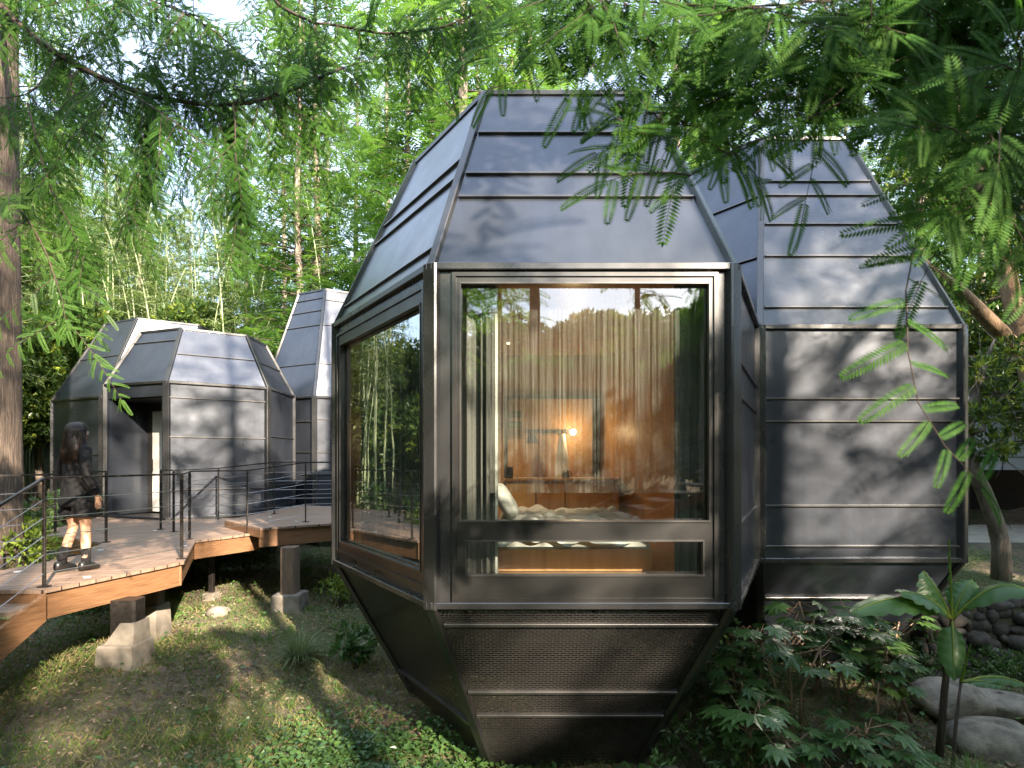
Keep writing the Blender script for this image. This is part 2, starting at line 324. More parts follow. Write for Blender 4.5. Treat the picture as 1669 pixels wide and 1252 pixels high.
def gzv(x, y):
    x = np.asarray(x, float); y = np.asarray(y, float)
    d2 = (x[..., None] - CP[:, 0]) ** 2 + (y[..., None] - CP[:, 1]) ** 2
    wt = 1 / (d2 + .15) ** 1.6
    z = (wt * CP[:, 2]).sum(-1) / wt.sum(-1)
    ss = lambda v, a, b: (lambda t: t * t * (3 - 2 * t))(np.clip((v - a) / (b - a), 0, 1))
    gx = ss(x, 5.0, 5.8); m1 = gx * ss(y, 6.3, 6.9) * (1 - ss(y, 7.85, 8.1)) * (1 - ss(x, 11, 13)); m2 = gx * ss(y, 7.85, 8.1) * (1 - ss(y, 9, 10.5)) * (1 - ss(x, 11, 13))
    z = z + (-2.97 - z) * m1; z = z + (-2.07 - z) * m2
    return z + .035 * np.sin(x * 2.1 + 1) * np.cos(y * 1.7) + .015 * np.sin(x * 5.3 + y * 4.1) + ZC
def gz(x, y): return float(gzv(np.array([x]), np.array([y]))[0])

def terrain():
    xs = np.concatenate([np.linspace(-150, -16, 24), np.linspace(-15.8, 15.8, 150), np.linspace(16, 150, 24)])
    ys = np.concatenate([np.linspace(-150, -6, 20), np.linspace(-5.8, 24, 150), np.linspace(24.4, 150, 30)])
    X, Y = np.meshgrid(xs, ys); Z = gzv(X, Y) + RNG.normal(0, .006, X.shape)
    r = np.hypot(X, Y); Z = Z + np.clip((r - 27) / 40, 0, 1) ** .7 * 13
    b = MB(); nx, ny = len(xs), len(ys)
    b.add(np.stack([X, Y, Z], -1).reshape(-1, 3), [(j * nx + i, j * nx + i + 1, (j + 1) * nx + i + 1, (j + 1) * nx + i) for j in range(ny - 1) for i in range(nx - 1)])
    tag(b.build('ground', M['soil'], smooth=True), kind='structure')
terrain()
# ---------------------------------------------------------------- the faceted metal cabins
EAVE, BASE = ZC + 1.57, ZC - 1.18
def V3(p, z): return Vector((p[0], p[1], z))
def facet_uv(o, u, v):
    def fn(me, co):
        L = me.uv_layers.new(name='uv'); idx = np.empty(len(me.loops), dtype=np.int32); me.loops.foreach_get('vertex_index', idx)
        d = co - np.array(o); uv = np.stack([d @ np.array(u), d @ np.array(v)], -1)[idx]
        L.data.foreach_set('uv', uv.astype(np.float32).ravel())
    return fn
def lerp(a, b, t): return a + (b - a) * t
def seams(parent, q, ts, w_=.022, pr=.03, ins=.05, name='seam', m=None):
    """raised joints across a facet q = bottom-left, bottom-right, top-right, top-left at heights ts"""
    if not ts: return
    n = (q[1] - q[0]).cross(q[3] - q[0]).normalized(); b = MB()
    for t in ts:
        a, c = lerp(q[0], q[3], t), lerp(q[1], q[2], t); d = (c - a).normalized()
        b.bar(a + d * ins, c - d * ins, w_, pr, up=n, off=pr / 2 - .004)
    b.build(name, m or M['seam'], parent)
def ring(e): return [V3(e[i], 0) for i in range(6)]

def pod(name, label, v0, v1, v2, top_r, top_z, top_shift, spec, under=.44, loc_z=None, c=None, faces=range(6)):
    v0, v1, v2 = [Vector((p[0], p[1])) for p in (v0, v1, v2)]
    c = Vector(c) if c else v0 + v2 - v1
    V = [v0, v1, v2, 2 * c - v0, 2 * c - v1, 2 * c - v2]
    if spec.get('v3'): V[3] = Vector(spec['v3'])
    TZ = ZC + top_z; tc = c + Vector(top_shift)
    T = [tc + (p - c) * top_r for p in V]
    ZB = BASE - 4.21 * under; U = [lerp(p, c, under) for p in V]
    root = thing(name, label, 'cabin', (c.x, c.y, gz(c.x, c.y)))
    for i in faces:
        j = (i + 1) % 6; s = spec.get(i, {}); k = s.get('kind', 'panel')
        if k == 'none': continue
        a, b = V[i], V[j]
        wall = [V3(a, BASE), V3(b, BASE), V3(b, EAVE), V3(a, EAVE)]
        if (wall[1] - wall[0]).cross(wall[3] - wall[0]).dot(V3((a + b) / 2 - c, 0)) < 0:   # make it face outward
            wall = [wall[1], wall[0], wall[3], wall[2]]; fl = True
        else: fl = False
        l, r = (b, a) if fl else (a, b); tl, tr_ = (T[j], T[i]) if fl else (T[i], T[j]); ul, ur = (U[j], U[i]) if fl else (U[i], U[j])
        roof = [V3(l, EAVE), V3(r, EAVE), V3(tr_, TZ), V3(tl, TZ)]
        und = [V3(ul, ZB), V3(ur, ZB), V3(r, BASE), V3(l, BASE)]
        m = MB(); m.slab(roof, .05); rp = m.build('roof_panel', M['panel'], root)
        seams(rp, roof, s.get('roof', []))
        if k == 'panel':
            m = MB(); m.slab(wall, .06); wp = m.build('wall_panel', M['panel'], root); seams(wp, wall, s.get('wall', []))
        elif k == 'window': window(root, wall, s)
        elif k == 'door': doorway(root, wall, s)
        if s.get('skirt', 'perf') == 'perf':
            m = MB(); m.slab(und, .004); u = (und[2] - und[3]).normalized(); vv = (und[3] - und[0]).normalized()
            n = u.cross(vv).normalized(); vv = n.cross(u).normalized()
            m.uv = facet_uv(und[0], u, vv); sk = m.build('perforated_skirt', M['perf'], root)
        else:
            m = MB(); m.slab(und, .04); sk = m.build('underside_panel', M['panel'], root)
        seams(sk, und, s.get('under', [.2, .5, .72]), .035, .035)
        # eave, base and top trims
        wl = (V3(r, 0) - V3(l, 0)).normalized(); n = wl.cross(Vector((0, 0, 1)))
        m = MB(); m.bar(wall[3], wall[2], .09, .06, up=(0, 0, 1), off=.0); m.build('eave_trim', M['trim'], root)
        m = MB(); m.bar(wall[0] - n * .0, wall[1] - n * .0, .10, .055, up=(0, 0, 1)); m.build('base_trim', M['trim'], root)
        m = MB(); m.bar(roof[3], roof[2], .05, .05); m.build('roof_edge_trim', M['trim'], root)
    m = MB(); m.add([tuple(V3(p, TZ + .003)) for p in T] + [tuple(V3(p, TZ - .05)) for p in T],
                    [tuple(range(6)), tuple(range(11, 5, -1))] + [(i, 6 + i, 6 + (i + 1) % 6, (i + 1) % 6) for i in range(6)])
    m.build('roof_cap', M['panel'], root)
    for i in range(6):
        if i not in spec.get('posts', range(6)): continue
        o = (V[i] - c).normalized()
        m = MB(); m.bar(V3(V[i], BASE - .035), V3(V[i], EAVE + .02), .13, .11, up=(o.x, o.y, 0), off=-.02); m.build('corner_post', M['trim'], root)
        up = Vector((o.x, o.y, .6)); m = MB(); m.bar(V3(V[i], EAVE), V3(T[i], TZ), .075, .06, up=up); m.build('ridge_trim', M['trim'], root)
        m = MB(); m.bar(V3(U[i], ZB), V3(V[i], BASE - .02), .09, .05, up=(o.x, o.y, -.6)); m.build('skirt_rib', M['frame'], root)
    return root, V, T, c

def window(root, wall, s):
    """wall quad; s['panes'] = list of (u0, v0, u1, v1) in metres from bottom-left; s['frame'] = outer frame (u0,v0,u1,v1)"""
    o, R_ = wall[0], wall[1]; u = (R_ - o).normalized(); up = Vector((0, 0, 1)); n = u.cross(up); W = (R_ - o).length; H = EAVE - BASE
    P = lambda a, b, d=0: o + u * a + up * b + n * d
    fu0, fv0, fu1, fv1 = s['frame']
    def rect(m, a0, b0, a1, b1, d0, d1):   # solid block between depths d0 (out) and d1 (in)
        q = [P(a0, b0, d0), P(a1, b0, d0), P(a1, b1, d0), P(a0, b1, d0)]; m.slab(q, d0 - d1)
    m = MB()
    rect(m, 0, 0, W, fv0, .0, -.1); rect(m, 0, fv1, W, H, .0, -.1); rect(m, 0, fv0, fu0, fv1, .0, -.1); rect(m, fu1, fv0, W, fv1, .0, -.1)
    m.build('wall_surround', M['trim'], root)
    fr = MB(); pan = s['panes']; us = .018
    e = .028   # thin bright outer lip + inner flat, stepped
    def ringf(u0, v0, u1, v1, w_, d0, d1):
        rect(fr, u0, v0, u1, v0 + w_, d0, d1); rect(fr, u0, v1 - w_, u1, v1, d0, d1)
        rect(fr, u0, v0 + w_, u0 + w_, v1 - w_, d0, d1); rect(fr, u1 - w_, v0 + w_, u1, v1 - w_, d0, d1)
    ringf(fu0 - .004, fv0 - .004, fu1 + .004, fv1 + .004, e + .004, .028, -.05)
    iu0, iv0, iu1, iv1 = fu0 + e, fv0 + e, fu1 - e, fv1 - e
    # flat frame field, butted round each pane
    ps = sorted(pan, key=lambda p: p[1]); rows = []
    vprev = iv0
    for p in ps:
        rect(fr, iu0, vprev, iu1, p[1], .012, -.07)
        rect(fr, iu0, p[1], p[0], p[3], .012, -.07); rect(fr, p[2], p[1], iu1, p[3], .012, -.07)
        vprev = p[3]
    rect(fr, iu0, vprev, iu1, iv1, .012, -.07)
    fo = fr.build('window_frame', M['frame'], root)
    sl = MB()
    for p in ps:
        for (a0, b0, a1, b1) in ((p[0], p[1], p[2], p[1] + .016), (p[0], p[3] - .012, p[2], p[3])):
            rect(sl, a0, b0, a1, b1, .024, -.03)
        rect(sl, p[0], p[1] + .016, p[0] + .012, p[3] - .012, .02, -.03); rect(sl, p[2] - .012, p[1] + .016, p[2], p[3] - .012, .02, -.03)
    sl.build('glazing_bead', M['seam'], fo)
    for p in ps:
        g = MB(); g.add([tuple(P(p[0], p[1], -.045)), tuple(P(p[2], p[1], -.045)), tuple(P(p[2], p[3], -.045)), tuple(P(p[0], p[3], -.045))], [(0, 1, 2, 3)])
        g.build('window_pane', M['glass'], fo)

def doorway(root, wall, s):
    o, R_ = wall[0], wall[1]; u = (R_ - o).normalized(); up = Vector((0, 0, 1)); n = u.cross(up); W = (R_ - o).length; H = EAVE - BASE
    P = lambda a, b, d=0: o + u * a + up * b + n * d
    a0, a1, h = s['open']; D = .85
    m = MB()
    for q in ((0, 0, a0, H), (a1, 0, W, H), (a0, h, a1, H)):
        m.slab([P(q[0], q[1]), P(q[2], q[1]), P(q[2], q[3]), P(q[0], q[3])], .06)
    m.build('wall_panel', M['panel'], root)
    m = MB(); m.slab([P(a0, .02, -.06), P(a0, .02, -D), P(a0, h, -D), P(a0, h, -.06)], -.03)
    m.slab([P(a1, .02, -D), P(a1, .02, -.06), P(a1, h, -.06), P(a1, h, -D)], -.03)
    m.build('reveal_lining', M['panel'], root)
    m = MB(); m.slab([P(a0 - .03, h, -D), P(a1 + .03, h, -D), P(a1 + .03, h, -.061), P(a0 - .03, h, -.061)], -.03); so_ = m.build('porch_soffit', M['steel'], root)
    for k, (x, y) in enumerate(((.62, .35), (.66, .7), (.72, .95))):
        c = P(lerp(a0, a1, x), h - .012, -y); q = MB(); q.prism([(c.x + .085 * math.cos(t * .524), c.y + .085 * math.sin(t * .524)) for t in range(12)], c.z - .012, c.z + .01)
        q.build('downlight', M['frame'], so_)
    m = MB(); m.slab([P(a0 - .03, 0, -D), P(a1 + .03, 0, -D), P(a1 + .03, 0, -.0), P(a0 - .03, 0, -.0)], -.03); m.build('threshold', M['steel'], root)
    # end wall: dark frame and a pale door standing in it
    xs = a0 + .62
    m = MB(); m.slab([P(a0, .02, -D), P(a0 + .2, .02, -D), P(a0 + .2, h, -D), P(a0, h, -D)], .05); m.slab([P(a0 + .2, 2.28, -D), P(xs, 2.28, -D), P(xs, h, -D), P(a0 + .2, h, -D)], .05); m.slab([P(xs, .02, -D), P(a1, .02, -D), P(a1, h, -D), P(xs, h, -D)], .05)
    m.build('porch_end_wall', M['steel'], root)
    m = MB(); m.slab([P(a0 + .21, .04, -D + .02), P(xs - .01, .04, -D + .02), P(xs - .01, 2.26, -D + .02), P(a0 + .21, 2.26, -D + .02)], .045); dr = m.build('door', M['white_door'], root)
    m = MB(); m.bar(P(a0 + .26, .95, -D + .06), P(a0 + .26, 1.2, -D + .06), .02, .02, up=n); m.build('door_handle', M['steel'], dr)

FS = 4.635 / F   # metres per photo pixel on the big cabin's front plane
cx = lambda px: (px - 703) * FS
cz = lambda py: (HY - py) * FS + ZC - BASE
mv = [(-2.07, 6.68), (-.657, 4.635), (1.808, 4.635)]
# rows of the left window: plane through v0-v1
Wl = math.hypot(mv[1][0] - mv[0][0], mv[1][1] - mv[0][1])
main_spec = {
 0: dict(kind='window', roof=[.109, .484, .60], under=[.2, .5], frame=(.11, .12, Wl - .10, 2.63), panes=[(.19, .24, Wl - .17, 2.50)]),
 1: dict(kind='window', roof=[.365, .497, .741], under=[.55, .655, .93], frame=(cx(738), cz(980), cx(1168), cz(446)),
         panes=[(cx(758), cz(939), cx(1147), cz(880)), (cx(749), cz(851), cx(1157), cz(461))]),
 2: dict(wall=[.23, .63, .74], roof=[.3, .6], skirt='solid', under=[]),
 3: dict(kind='none'), 4: dict(wall=[.3], roof=[.3, .6]), 5: dict(wall=[.3, .7], roof=[.3, .6])}
main_root, MV, MT, MC = pod('faceted_cabin', 'largest dark metal cabin in front, with two big windows and a perforated funnel base', mv[0], mv[1], mv[2], .616, 3.48, (.0, -.02), main_spec, under=.6)
# interior of the big cabin
def inset(k): return [MC + (p - MC) * k for p in MV]
I = inset(.95)
m = MB(); m.prism([(p.x, p.y) for p in I], BASE + .1, BASE + .16); m.build('interior_floor', M['wood_in'], main_root)
m = MB(); m.prism([(p.x, p.y) for p in I], EAVE + .02, EAVE + .06); m.build('interior_ceiling', M['wood_in'], main_root)
m = MB()
for i in (2, 3, 4):
    a, b = I[i], I[i + 1]
    m.slab([V3(b, BASE + .16), V3(a, BASE + .16), V3(a, EAVE + .02), V3(b, EAVE + .02)], .04)
m.build('interior_wall', M['wood_in'], main_root)
m = MB(); a, b = I[5], lerp(I[5], I[0], .45); m.slab([V3(b, BASE + .16), V3(a, BASE + .16), V3(a, EAVE + .02), V3(b, EAVE + .02)], .04); m.build('interior_wall', M['wood_in'], main_root)
YB = I[4].y                                   # plane of the back wall
# dark door frame on the back wall, cupboards, hooks, pictures
def atw(px, py, d): return at(px, py, d)
def rectat(m, x0, y0, x1, y1, d, th, pro=0):
    p = [at(x0, y1, d), at(x1, y1, d), at(x1, y0, d), at(x0, y0, d)]; m.slab(p, th)
m = MB(); d = YB - .05
for r in ((822, 649, 827, 850), (966, 649, 978, 850), (822, 645, 978, 650)): rectat(m, *r, d, .04)
m.build('interior_door_frame', M['steel'], main_root)
d = YB - .5
cup = thing('sideboard', 'wooden sideboard inside the big window, lamplight put into its left door colour', 'sideboard', tuple(at(900, 860, d + .2)))
p0, p1 = at(823, 783, d), at(1010, 783, d); zb = BASE + .16
m = MB(); m.box(((p0.x + p1.x) / 2, d + .23, (p0.z + zb) / 2), (p1.x - p0.x, .44, p0.z - zb)); m.build('carcass', M['wood_in'], cup)
m = MB(); m.box(((p0.x + p1.x) / 2, d + .22, p0.z + .015), (p1.x - p0.x + .04, .5, .03)); m.build('countertop', M['wood_in'], cup)
def door_on(x0, x1, mt, y1=870):
    a, b = at(x0, 788, d), at(x1, y1, d); q = MB(); q.box(((a.x + b.x) / 2, d - .012, (a.z + zb) / 2 + .02), (b.x - a.x - .02, .022, a.z - zb - .05)); q.build('cupboard_door', mt, cup)
door_on(824, 873, M['wood_lamplit']); door_on(873, 921, M['wood_in']); door_on(921, 1008, M['wood_in'])
# lamp, hooks with clothes, pictures, pots
lp = at(934, 704, YB - .16)
t = thing('wall_lamp', 'small lit warm lamp at the right end of the hook rail inside', 'lamp', tuple(lp))
m = MB(); m.tube([lp + Vector((0, .12, .03)), lp + Vector((0, .05, .05)), lp + Vector((0, 0, .03))], .012, 6); m.build('lamp_arm', M['steel'], t)
m = MB(); m.loft([[lp + Vector((r * math.cos(a * .6283), r * math.sin(a * .6283), z)) for a in range(10)] for r, z in ((.02, .04), (.045, .02), (.045, -.02), (.02, -.045))]); m.build('lamp_shade', M['bulb'], t, True)
pl = bpy.data.lights.new('lamp_light', 'POINT'); pl.energy = 3.5; pl.color = (1, .66, .34); pl.shadow_soft_size = .06
po = bpy.data.objects.new('lamp_light', pl); COL.objects.link(po); po.location = (0, -.14, .02); po.parent = t
dl = thing('added_ceiling_spot', 'unseen warm ceiling spot added to brighten the sideboard inside the largest cabin', 'lamp', (-.05, YB - .9, EAVE - .0))  # added spot to brighten the sideboard, no such fixture seen
m = MB(); m.prism([(-.05 + .022 * math.cos(a * .5236), YB - .9 + .022 * math.sin(a * .5236)) for a in range(12)], EAVE + .005, EAVE + .03); m.build('added_spot_disc', M['added_glow'], dl)
pl3 = bpy.data.lights.new('added_spot_light', 'SPOT'); pl3.energy = 42; pl3.color = (1, .74, .45); pl3.spot_size = 1.5; pl3.spot_blend = .7; pl3.shadow_soft_size = .05
po3 = bpy.data.objects.new('added_spot_light', pl3); COL.objects.link(po3); po3.location = (0, 0, -.03); po3.parent = dl
a, b = at(856, 703, YB - .1), at(928, 703, YB - .1)
t = thing('hook_rail', 'wooden hook rail on the back wall inside the big window', 'hook rail', tuple((a + b) / 2))
m = MB(); m.bar(a, b, .03, .05, up=(0, 0, 1)); m.build('rail', M['steel'], t)
for k in range(6):
    p = lerp(a, b, (k + .5) / 6); m = MB(); m.tube([p, p + Vector((0, -.05, -.01)), p + Vector((0, -.06, -.04)), p + Vector((0, -.04, -.06))], .008, 5); m.build('hook', M['steel'], t)
def hung(px0, px1, py0, py1, mt, name, lab, cat):
    a = at((px0 + px1) / 2, py0, YB - .2); wt, wb = (px1 - px0) * .4 / F * YB, (px1 - px0) / F * YB; h = (py1 - py0) / F * YB
    m = MB(); rings = []
    for k in range(8):
        s_ = k / 7; ww = lerp(wt, wb, min(1, s_ * 1.6)) / 2
        rings.append([(a.x + ww * math.cos(q * .3927), a.y + (.05 + .012 * math.sin(q * 3 + k)) * math.sin(q * .3927) - .03, a.z - h * s_) for q in range(16)])
    m.loft(rings); tag(m.build(name, mt, None, True), lab, cat)
hung(905, 927, 708, 779, M['fabric'], 'hanging_robe', 'long pale robe hanging below the hook rail inside', 'robe')
hung(858, 876, 706, 722, M['cloth'], 'flat_cap', 'small dark cap hung at the left end of the hook rail', 'cap')
for k, (x0, y0, x1, y1, lab) in enumerate(((828, 670, 850, 681, 'upper of the two small dark pictures on the interior wood wall'), (828, 687, 850, 698, 'lower of the two small dark pictures on the interior wood wall'))):
    a, b = at(x0, y1, YB - .1), at(x1, y0, YB - .1); t = thing('framed_picture', lab, 'picture', tuple((a + b) / 2), 'small pictures on the interior wall')
    m = MB(); m.box((a + b) / 2, (b.x - a.x, .03, b.z - a.z)); m.build('picture_frame', M['steel'], t)
    m = MB(); m.box(((a + b) / 2 + Vector((0, -.018, 0))), (b.x - a.x - .04, .01, b.z - a.z - .04)); m.build('print', M['leaf_dark'], t)
a = at(829, 783, YB - .4); t = thing('coffee_machine', 'small black appliance standing on the left end of the sideboard', 'appliance', (a.x, a.y, a.z + .03))
m = MB(); m.box((a.x, a.y, a.z + .11), (.13, .12, .16)); m.box((a.x + .01, a.y - .07, a.z + .17), (.11, .05, .05)); m.build('housing', M['shoe'], t)
m = MB(); m.box((a.x + .01, a.y - .08, a.z + .04), (.1, .08, .02)); m.build('drip_tray', M['steel'], t)
a = at(922, 783, YB - .4); t = thing('kettle', 'small black kettle on the sideboard under the lamp', 'kettle', (a.x, a.y, a.z + .03))
m = MB(); m.loft([[(a.x + r * math.cos(q * .6283), a.y + r * math.sin(q * .6283), a.z + z) for q in range(10)] for r, z in ((.05, .03), (.055, .08), (.04, .14), (.02, .15))]); m.build('kettle_body', M['shoe'], t, True)
m = MB(); m.tube([(a.x + .05, a.y, a.z + .05), (a.x + .09, a.y, a.z + .08), (a.x + .07, a.y, a.z + .13), (a.x + .03, a.y, a.z + .135)], .008, 5); m.build('kettle_handle', M['steel'], t)
# bed
bx0, bx1 = at(812, 850, 5.3).x, at(1058, 850, 5.3).x
t = thing('bed', 'double bed with a crumpled white duvet behind the front window', 'bed', ((bx0 + bx1) / 2, 6.1, BASE + .16))
m = MB(); m.box(((bx0 + bx1) / 2, 6.12, BASE + .27), (bx1 - bx0, 1.9, .2)); m.build('bed_base', M['wood_in'], t)
m = MB(); m.box(((bx0 + bx1) / 2, 6.12, BASE + .42), (bx1 - bx0 - .04, 1.86, .1)); m.build('mattress', M['fabric'], t)
m = MB(); nx, ny = 56, 60; vs = []
for j in range(ny + 1):
    for i in range(nx + 1):
        u, v = i / nx, j / ny; x = bx0 - .03 + (bx1 - bx0 + .06) * u; y = 5.12 + 1.8 * v
        e = min(u, 1 - u, v, 1) * 16; z = BASE + .585 + .035 * math.sin(x * 9 + 3 * math.sin(y * 4)) * math.sin(y * 7 + x * 3) + .02 * math.sin(x * 23 + y * 11) + .012 * math.sin(y * 31 - x * 17)
        if e < 1: z -= (1 - e) ** 1.5 * .15
        vs.append((x, y, z))
m.add(vs, [(j * (nx + 1) + i, j * (nx + 1) + i + 1, (j + 1) * (nx + 1) + i + 1, (j + 1) * (nx + 1) + i) for j in range(ny) for i in range(nx)]); m.build('duvet', M['fabric'], t, True)
def pillow(cx_, cy_, cz_, sx, sy, sz, rot, root):
    m = MB(); rr = []; R = Matrix.Rotation(rot, 3, 'Y')
    for i in range(9):
        th = -math.pi / 2 + math.pi * i / 8; rg = []
        for k in range(20):
            ph = 2 * math.pi * k / 20; cu = lambda v_, e_: math.copysign(abs(v_) ** e_, v_)
            p = Vector((sx * cu(math.cos(th), .5) * cu(math.cos(ph), .5), sy * cu(math.cos(th), .5) * cu(math.sin(ph), .5), sz * math.sin(th)))
            rg.append(R @ p + Vector((cx_, cy_, cz_)))
        rr.append(rg)
    m.loft(rr); m.build('pillow', M['fabric'], root, True)
pillow(bx0 + .06, 5.9, BASE + .76, .2, .32, .085, math.radians(58), t)
# curtains: folded sheets
def curtain(name, lab, cat, x0, x1, y, z0, z1, mt, amp, wl_, grp=None, pull=0):
    m = MB(); n = int((x1 - x0) / .006); rows = 8; vs = []
    for j in range(rows + 1):
        for i in range(n + 1):
            s_ = x0 + (x1 - x0) * i / n; f = 2 * math.pi * s_ / wl_
            vs.append((s_ + .008 * math.sin(f * .37), y + amp * (math.sin(f + 2.2 * math.sin(f * .13 + 1) + 1.1 * math.sin(f * .31)) + .45 * math.sin(f * 1.7 + j * .15) + .5 * math.sin(f * .43)), z0 + (z1 - z0) * j / rows))
    m.add(vs, [(j * (n + 1) + i, j * (n + 1) + i + 1, (j + 1) * (n + 1) + i + 1, (j + 1) * (n + 1) + i) for j in range(rows) for i in range(n)])
    return tag(m.build(name, mt, None, True), lab, cat, grp)
zc0, zc1 = BASE + .18, EAVE
curtain('drawn_curtain', 'dark grey curtain gathered at the left edge of the front window', 'curtain', at(735, 0, 4.95).x, at(808, 0, 4.95).x, 4.97, zc0, zc1, M['curtain_dark'], .03, .07)
curtain('drawn_curtain', 'dark grey curtain gathered at the right edge of the front window', 'curtain', at(1098, 0, 4.95).x, at(1168, 0, 4.95).x, 4.97, zc0, zc1, M['curtain_dark'], .03, .08)
curtain('sheer_curtain', 'thin translucent white curtain hanging across the front window', 'curtain', at(800, 0, 4.88).x, at(1160, 0, 4.88).x, 4.86, BASE + .9, zc1, M['sheer'], .007, .06)
m = MB(); a_, b_ = lerp(MV[0], MC, .06), lerp(MV[1], MC, .06); e_ = (b_ - a_).normalized(); n_ = Vector((-e_.y, e_.x)); vs = []; NN = 300
for j in range(9):
    for i in range(NN + 1):
        s_ = i / NN; f = s_ * 130; p_ = a_ + e_ * (.12 + (s_ ) * ((b_ - a_).length - .3)) + n_ * (.12 + .03 * math.sin(f + .6 * math.sin(f * .23)) + .01 * math.sin(f * 2.3)); vs.append((p_.x, p_.y, zc0 + (zc1 - zc0) * j / 8))
m.add(vs, [(j * (NN + 1) + i, j * (NN + 1) + i + 1, (j + 1) * (NN + 1) + i + 1, (j + 1) * (NN + 1) + i) for j in range(8) for i in range(NN)])
tag(m.build('drawn_curtain', M['curtain_dark'], None, True), 'dark curtain drawn across the inside of the left side window', 'curtain')
curtain('curtain_edge', 'narrow pale curtain hem standing upright beside the dark left curtain', 'curtain', at(806, 0, 4.9).x, at(812, 0, 4.9).x, 4.9, zc0, zc1, M['fabric'], .004, .03)

# ---- right-hand cabin
rv1, rv2 = (2.93, 6.72), (5.33, 6.72); rv0 = (MV[4].x, MV[4].y)
right_spec = {
 0: dict(wall=[.3, .63], roof=[.34, .667], under=[.2]),
 1: dict(wall=[1 - .307, 1 - .404, 1 - .767, 1 - .941], roof=[.091, .342, .509, .667, .746], skirt='solid', under=[.79]),
 2: dict(wall=[.3, .7], roof=[.3, .6])}
r_root, RV, RT, RC = pod('faceted_cabin', 'dark metal cabin at the right whose flat front has tree shadows', rv0, rv1, rv2, .482, 4.38, (0, 0), right_spec, under=.56)
# small foundation post under it
# ---- entry cabin with the doorway
ez = lambda px, py: tuple(onz(px, py, 1.57))[:2]
ev0, ev1, ev2 = (-8.60, 12.0), (-6.93, 11.4), (-5.33, 12.44)
We = math.hypot(ev1[0] - ev0[0], ev1[1] - ev0[1])
entry_spec = {0: dict(kind='door', open=(.12, We - .12, 2.47), roof=[.78]),
 1: dict(wall=[.89, .60, .21], roof=[.52]), 2: dict(wall=[.62, .42, .22, .05], roof=[.5])}
pod('faceted_cabin', 'low dark metal cabin at the left with the open recessed doorway', ev0, ev1, ev2, .66, 2.76, (0, 0), entry_spec, under=.4)
# ---- tall cabin in the left centre
tall_spec = {0: dict(wall=[.78, .5, .3], roof=[.30, .66, .80, .92]), 1: dict(wall=[.8, .5, .3], roof=[.3, .66, .9])}
pod('faceted_cabin', 'tall narrow-topped dark metal cabin seen behind the walkway in the middle distance', (-6.63, 15.0), (-4.90, 14.1), (-3.35, 15.0), .5, 4.5, (.06, 0), tall_spec, under=.4)
# ---- far left cabin
far_spec = {0: dict(wall=[.48, .32], roof=[.52]), 1: dict(wall=[.5], roof=[.5])}
pod('faceted_cabin', 'squat dark metal cabin farthest left, partly behind the doorway cabin', (-12.3, 15.2), (-10.2, 14.13), (-8.23, 15.4), .62, 3.74, (.34, 0), far_spec, under=.4)
# ---------------------------------------------------------------- timber walkway, stairs, railings, piers
DZ = -1.2
def dk(px, py, z=DZ): return onz(px, py, z)
A, B, Cc, D = dk(70, 962), dk(300, 915), dk(319, 881), dk(424, 868)
walk = thing('timber_walkway', 'brown timber walkway on piers leading past the metal cabins', 'walkway', (A.x, A.y, gz(A.x, A.y)))
G1, G2, G3 = dk(76, 871), dk(166, 885), dk(138, 903)
L0 = dk(-40, 938)
low = [A, B, Cc, D, Vector((-4.0, 10.6, D.z)), Vector((-5.2, 12.1, D.z)), Vector((-6.9, 11.42, D.z)), Vector((-8.75, 12.1, D.z)), dk(88, 862), G1, G2, G3, L0, dk(-20, 962)]
m = MB(); m.prism([(p.x, p.y) for p in low], ZC + DZ - .035, ZC + DZ); m.build('deck_boards', M['deck'], walk)
def fascia(a, b, h, inset=.035, name='fascia_beam', drop=.035, th=.05):
    m = MB(); d = (b - a).normalized(); n = d.cross(Vector((0, 0, 1)))
    a_, b_ = a - n * inset, b - n * inset
    q = [a_ - Vector((0, 0, drop + h)), b_ - Vector((0, 0, drop + h)), b_ - Vector((0, 0, drop)), a_ - Vector((0, 0, drop))]
    m.slab(q, th); return m.build(name, M['beam'], walk)
fascia(A, B, .25); fascia(B, Cc, .25); fascia(Cc, D + Vector((0, 0, 0)), .25); fascia(L0, G3, .2, -.0); fascia(G3, G2, .2); fascia(G1, G2, .2, .0)
# upper platform
UZ = -1.07
U1, U2, U3 = onz(424, 861, UZ), onz(600, 849, UZ), onz(366, 848, UZ)
upl = [U1, U2, Vector((-1.6, 9.4, ZC + UZ)), Vector((-1.2, 11.2, ZC + UZ)), Vector((-5.0, 13.6, ZC + UZ)), U3]
m = MB(); m.prism([(p.x, p.y) for p in upl], ZC + UZ - .035, ZC + UZ); m.build('deck_boards', M['deck'], walk)
fascia(U1, U2, .27); fascia(U3, U1, .12, .0)
# stairs going down towards the lower left
sd = Vector((-.25, -.97, 0)).normalized(); sw = dk(-20, 962) - A
for k in range(1, 6):
    o = A + sd * (.27 * (k - 1)) - Vector((0, 0, .17 * k)); wv = Vector((-1.5, .12, 0))
    m = MB(); m.slab([o + sd * .30, o, o + wv, o + wv + sd * .30], .04) if False else m.slab([o, o + sd * .30, o + wv + sd * .30, o + wv][::-1], -.04)
    m.build('stair_tread', M['deck'], walk)
    m = MB(); q0 = o + Vector((0, 0, .17 - .035)); m.slab([q0 + wv + sd * .0 - Vector((0, 0, .14)), q0 - Vector((0, 0, .14)), q0, q0 + wv], .025); m.build('stair_riser', M['beam'], walk)
a = A + Vector((.03, 0, -.035)); q = [a + sd * 1.5 + Vector((0, 0, -1.22)), a + Vector((0, 0, -.25)), a, a + sd * 1.5 + Vector((0, 0, -.87))]
m = MB(); m.slab(q, .05); m.build('stair_stringer', M['beam'], walk)
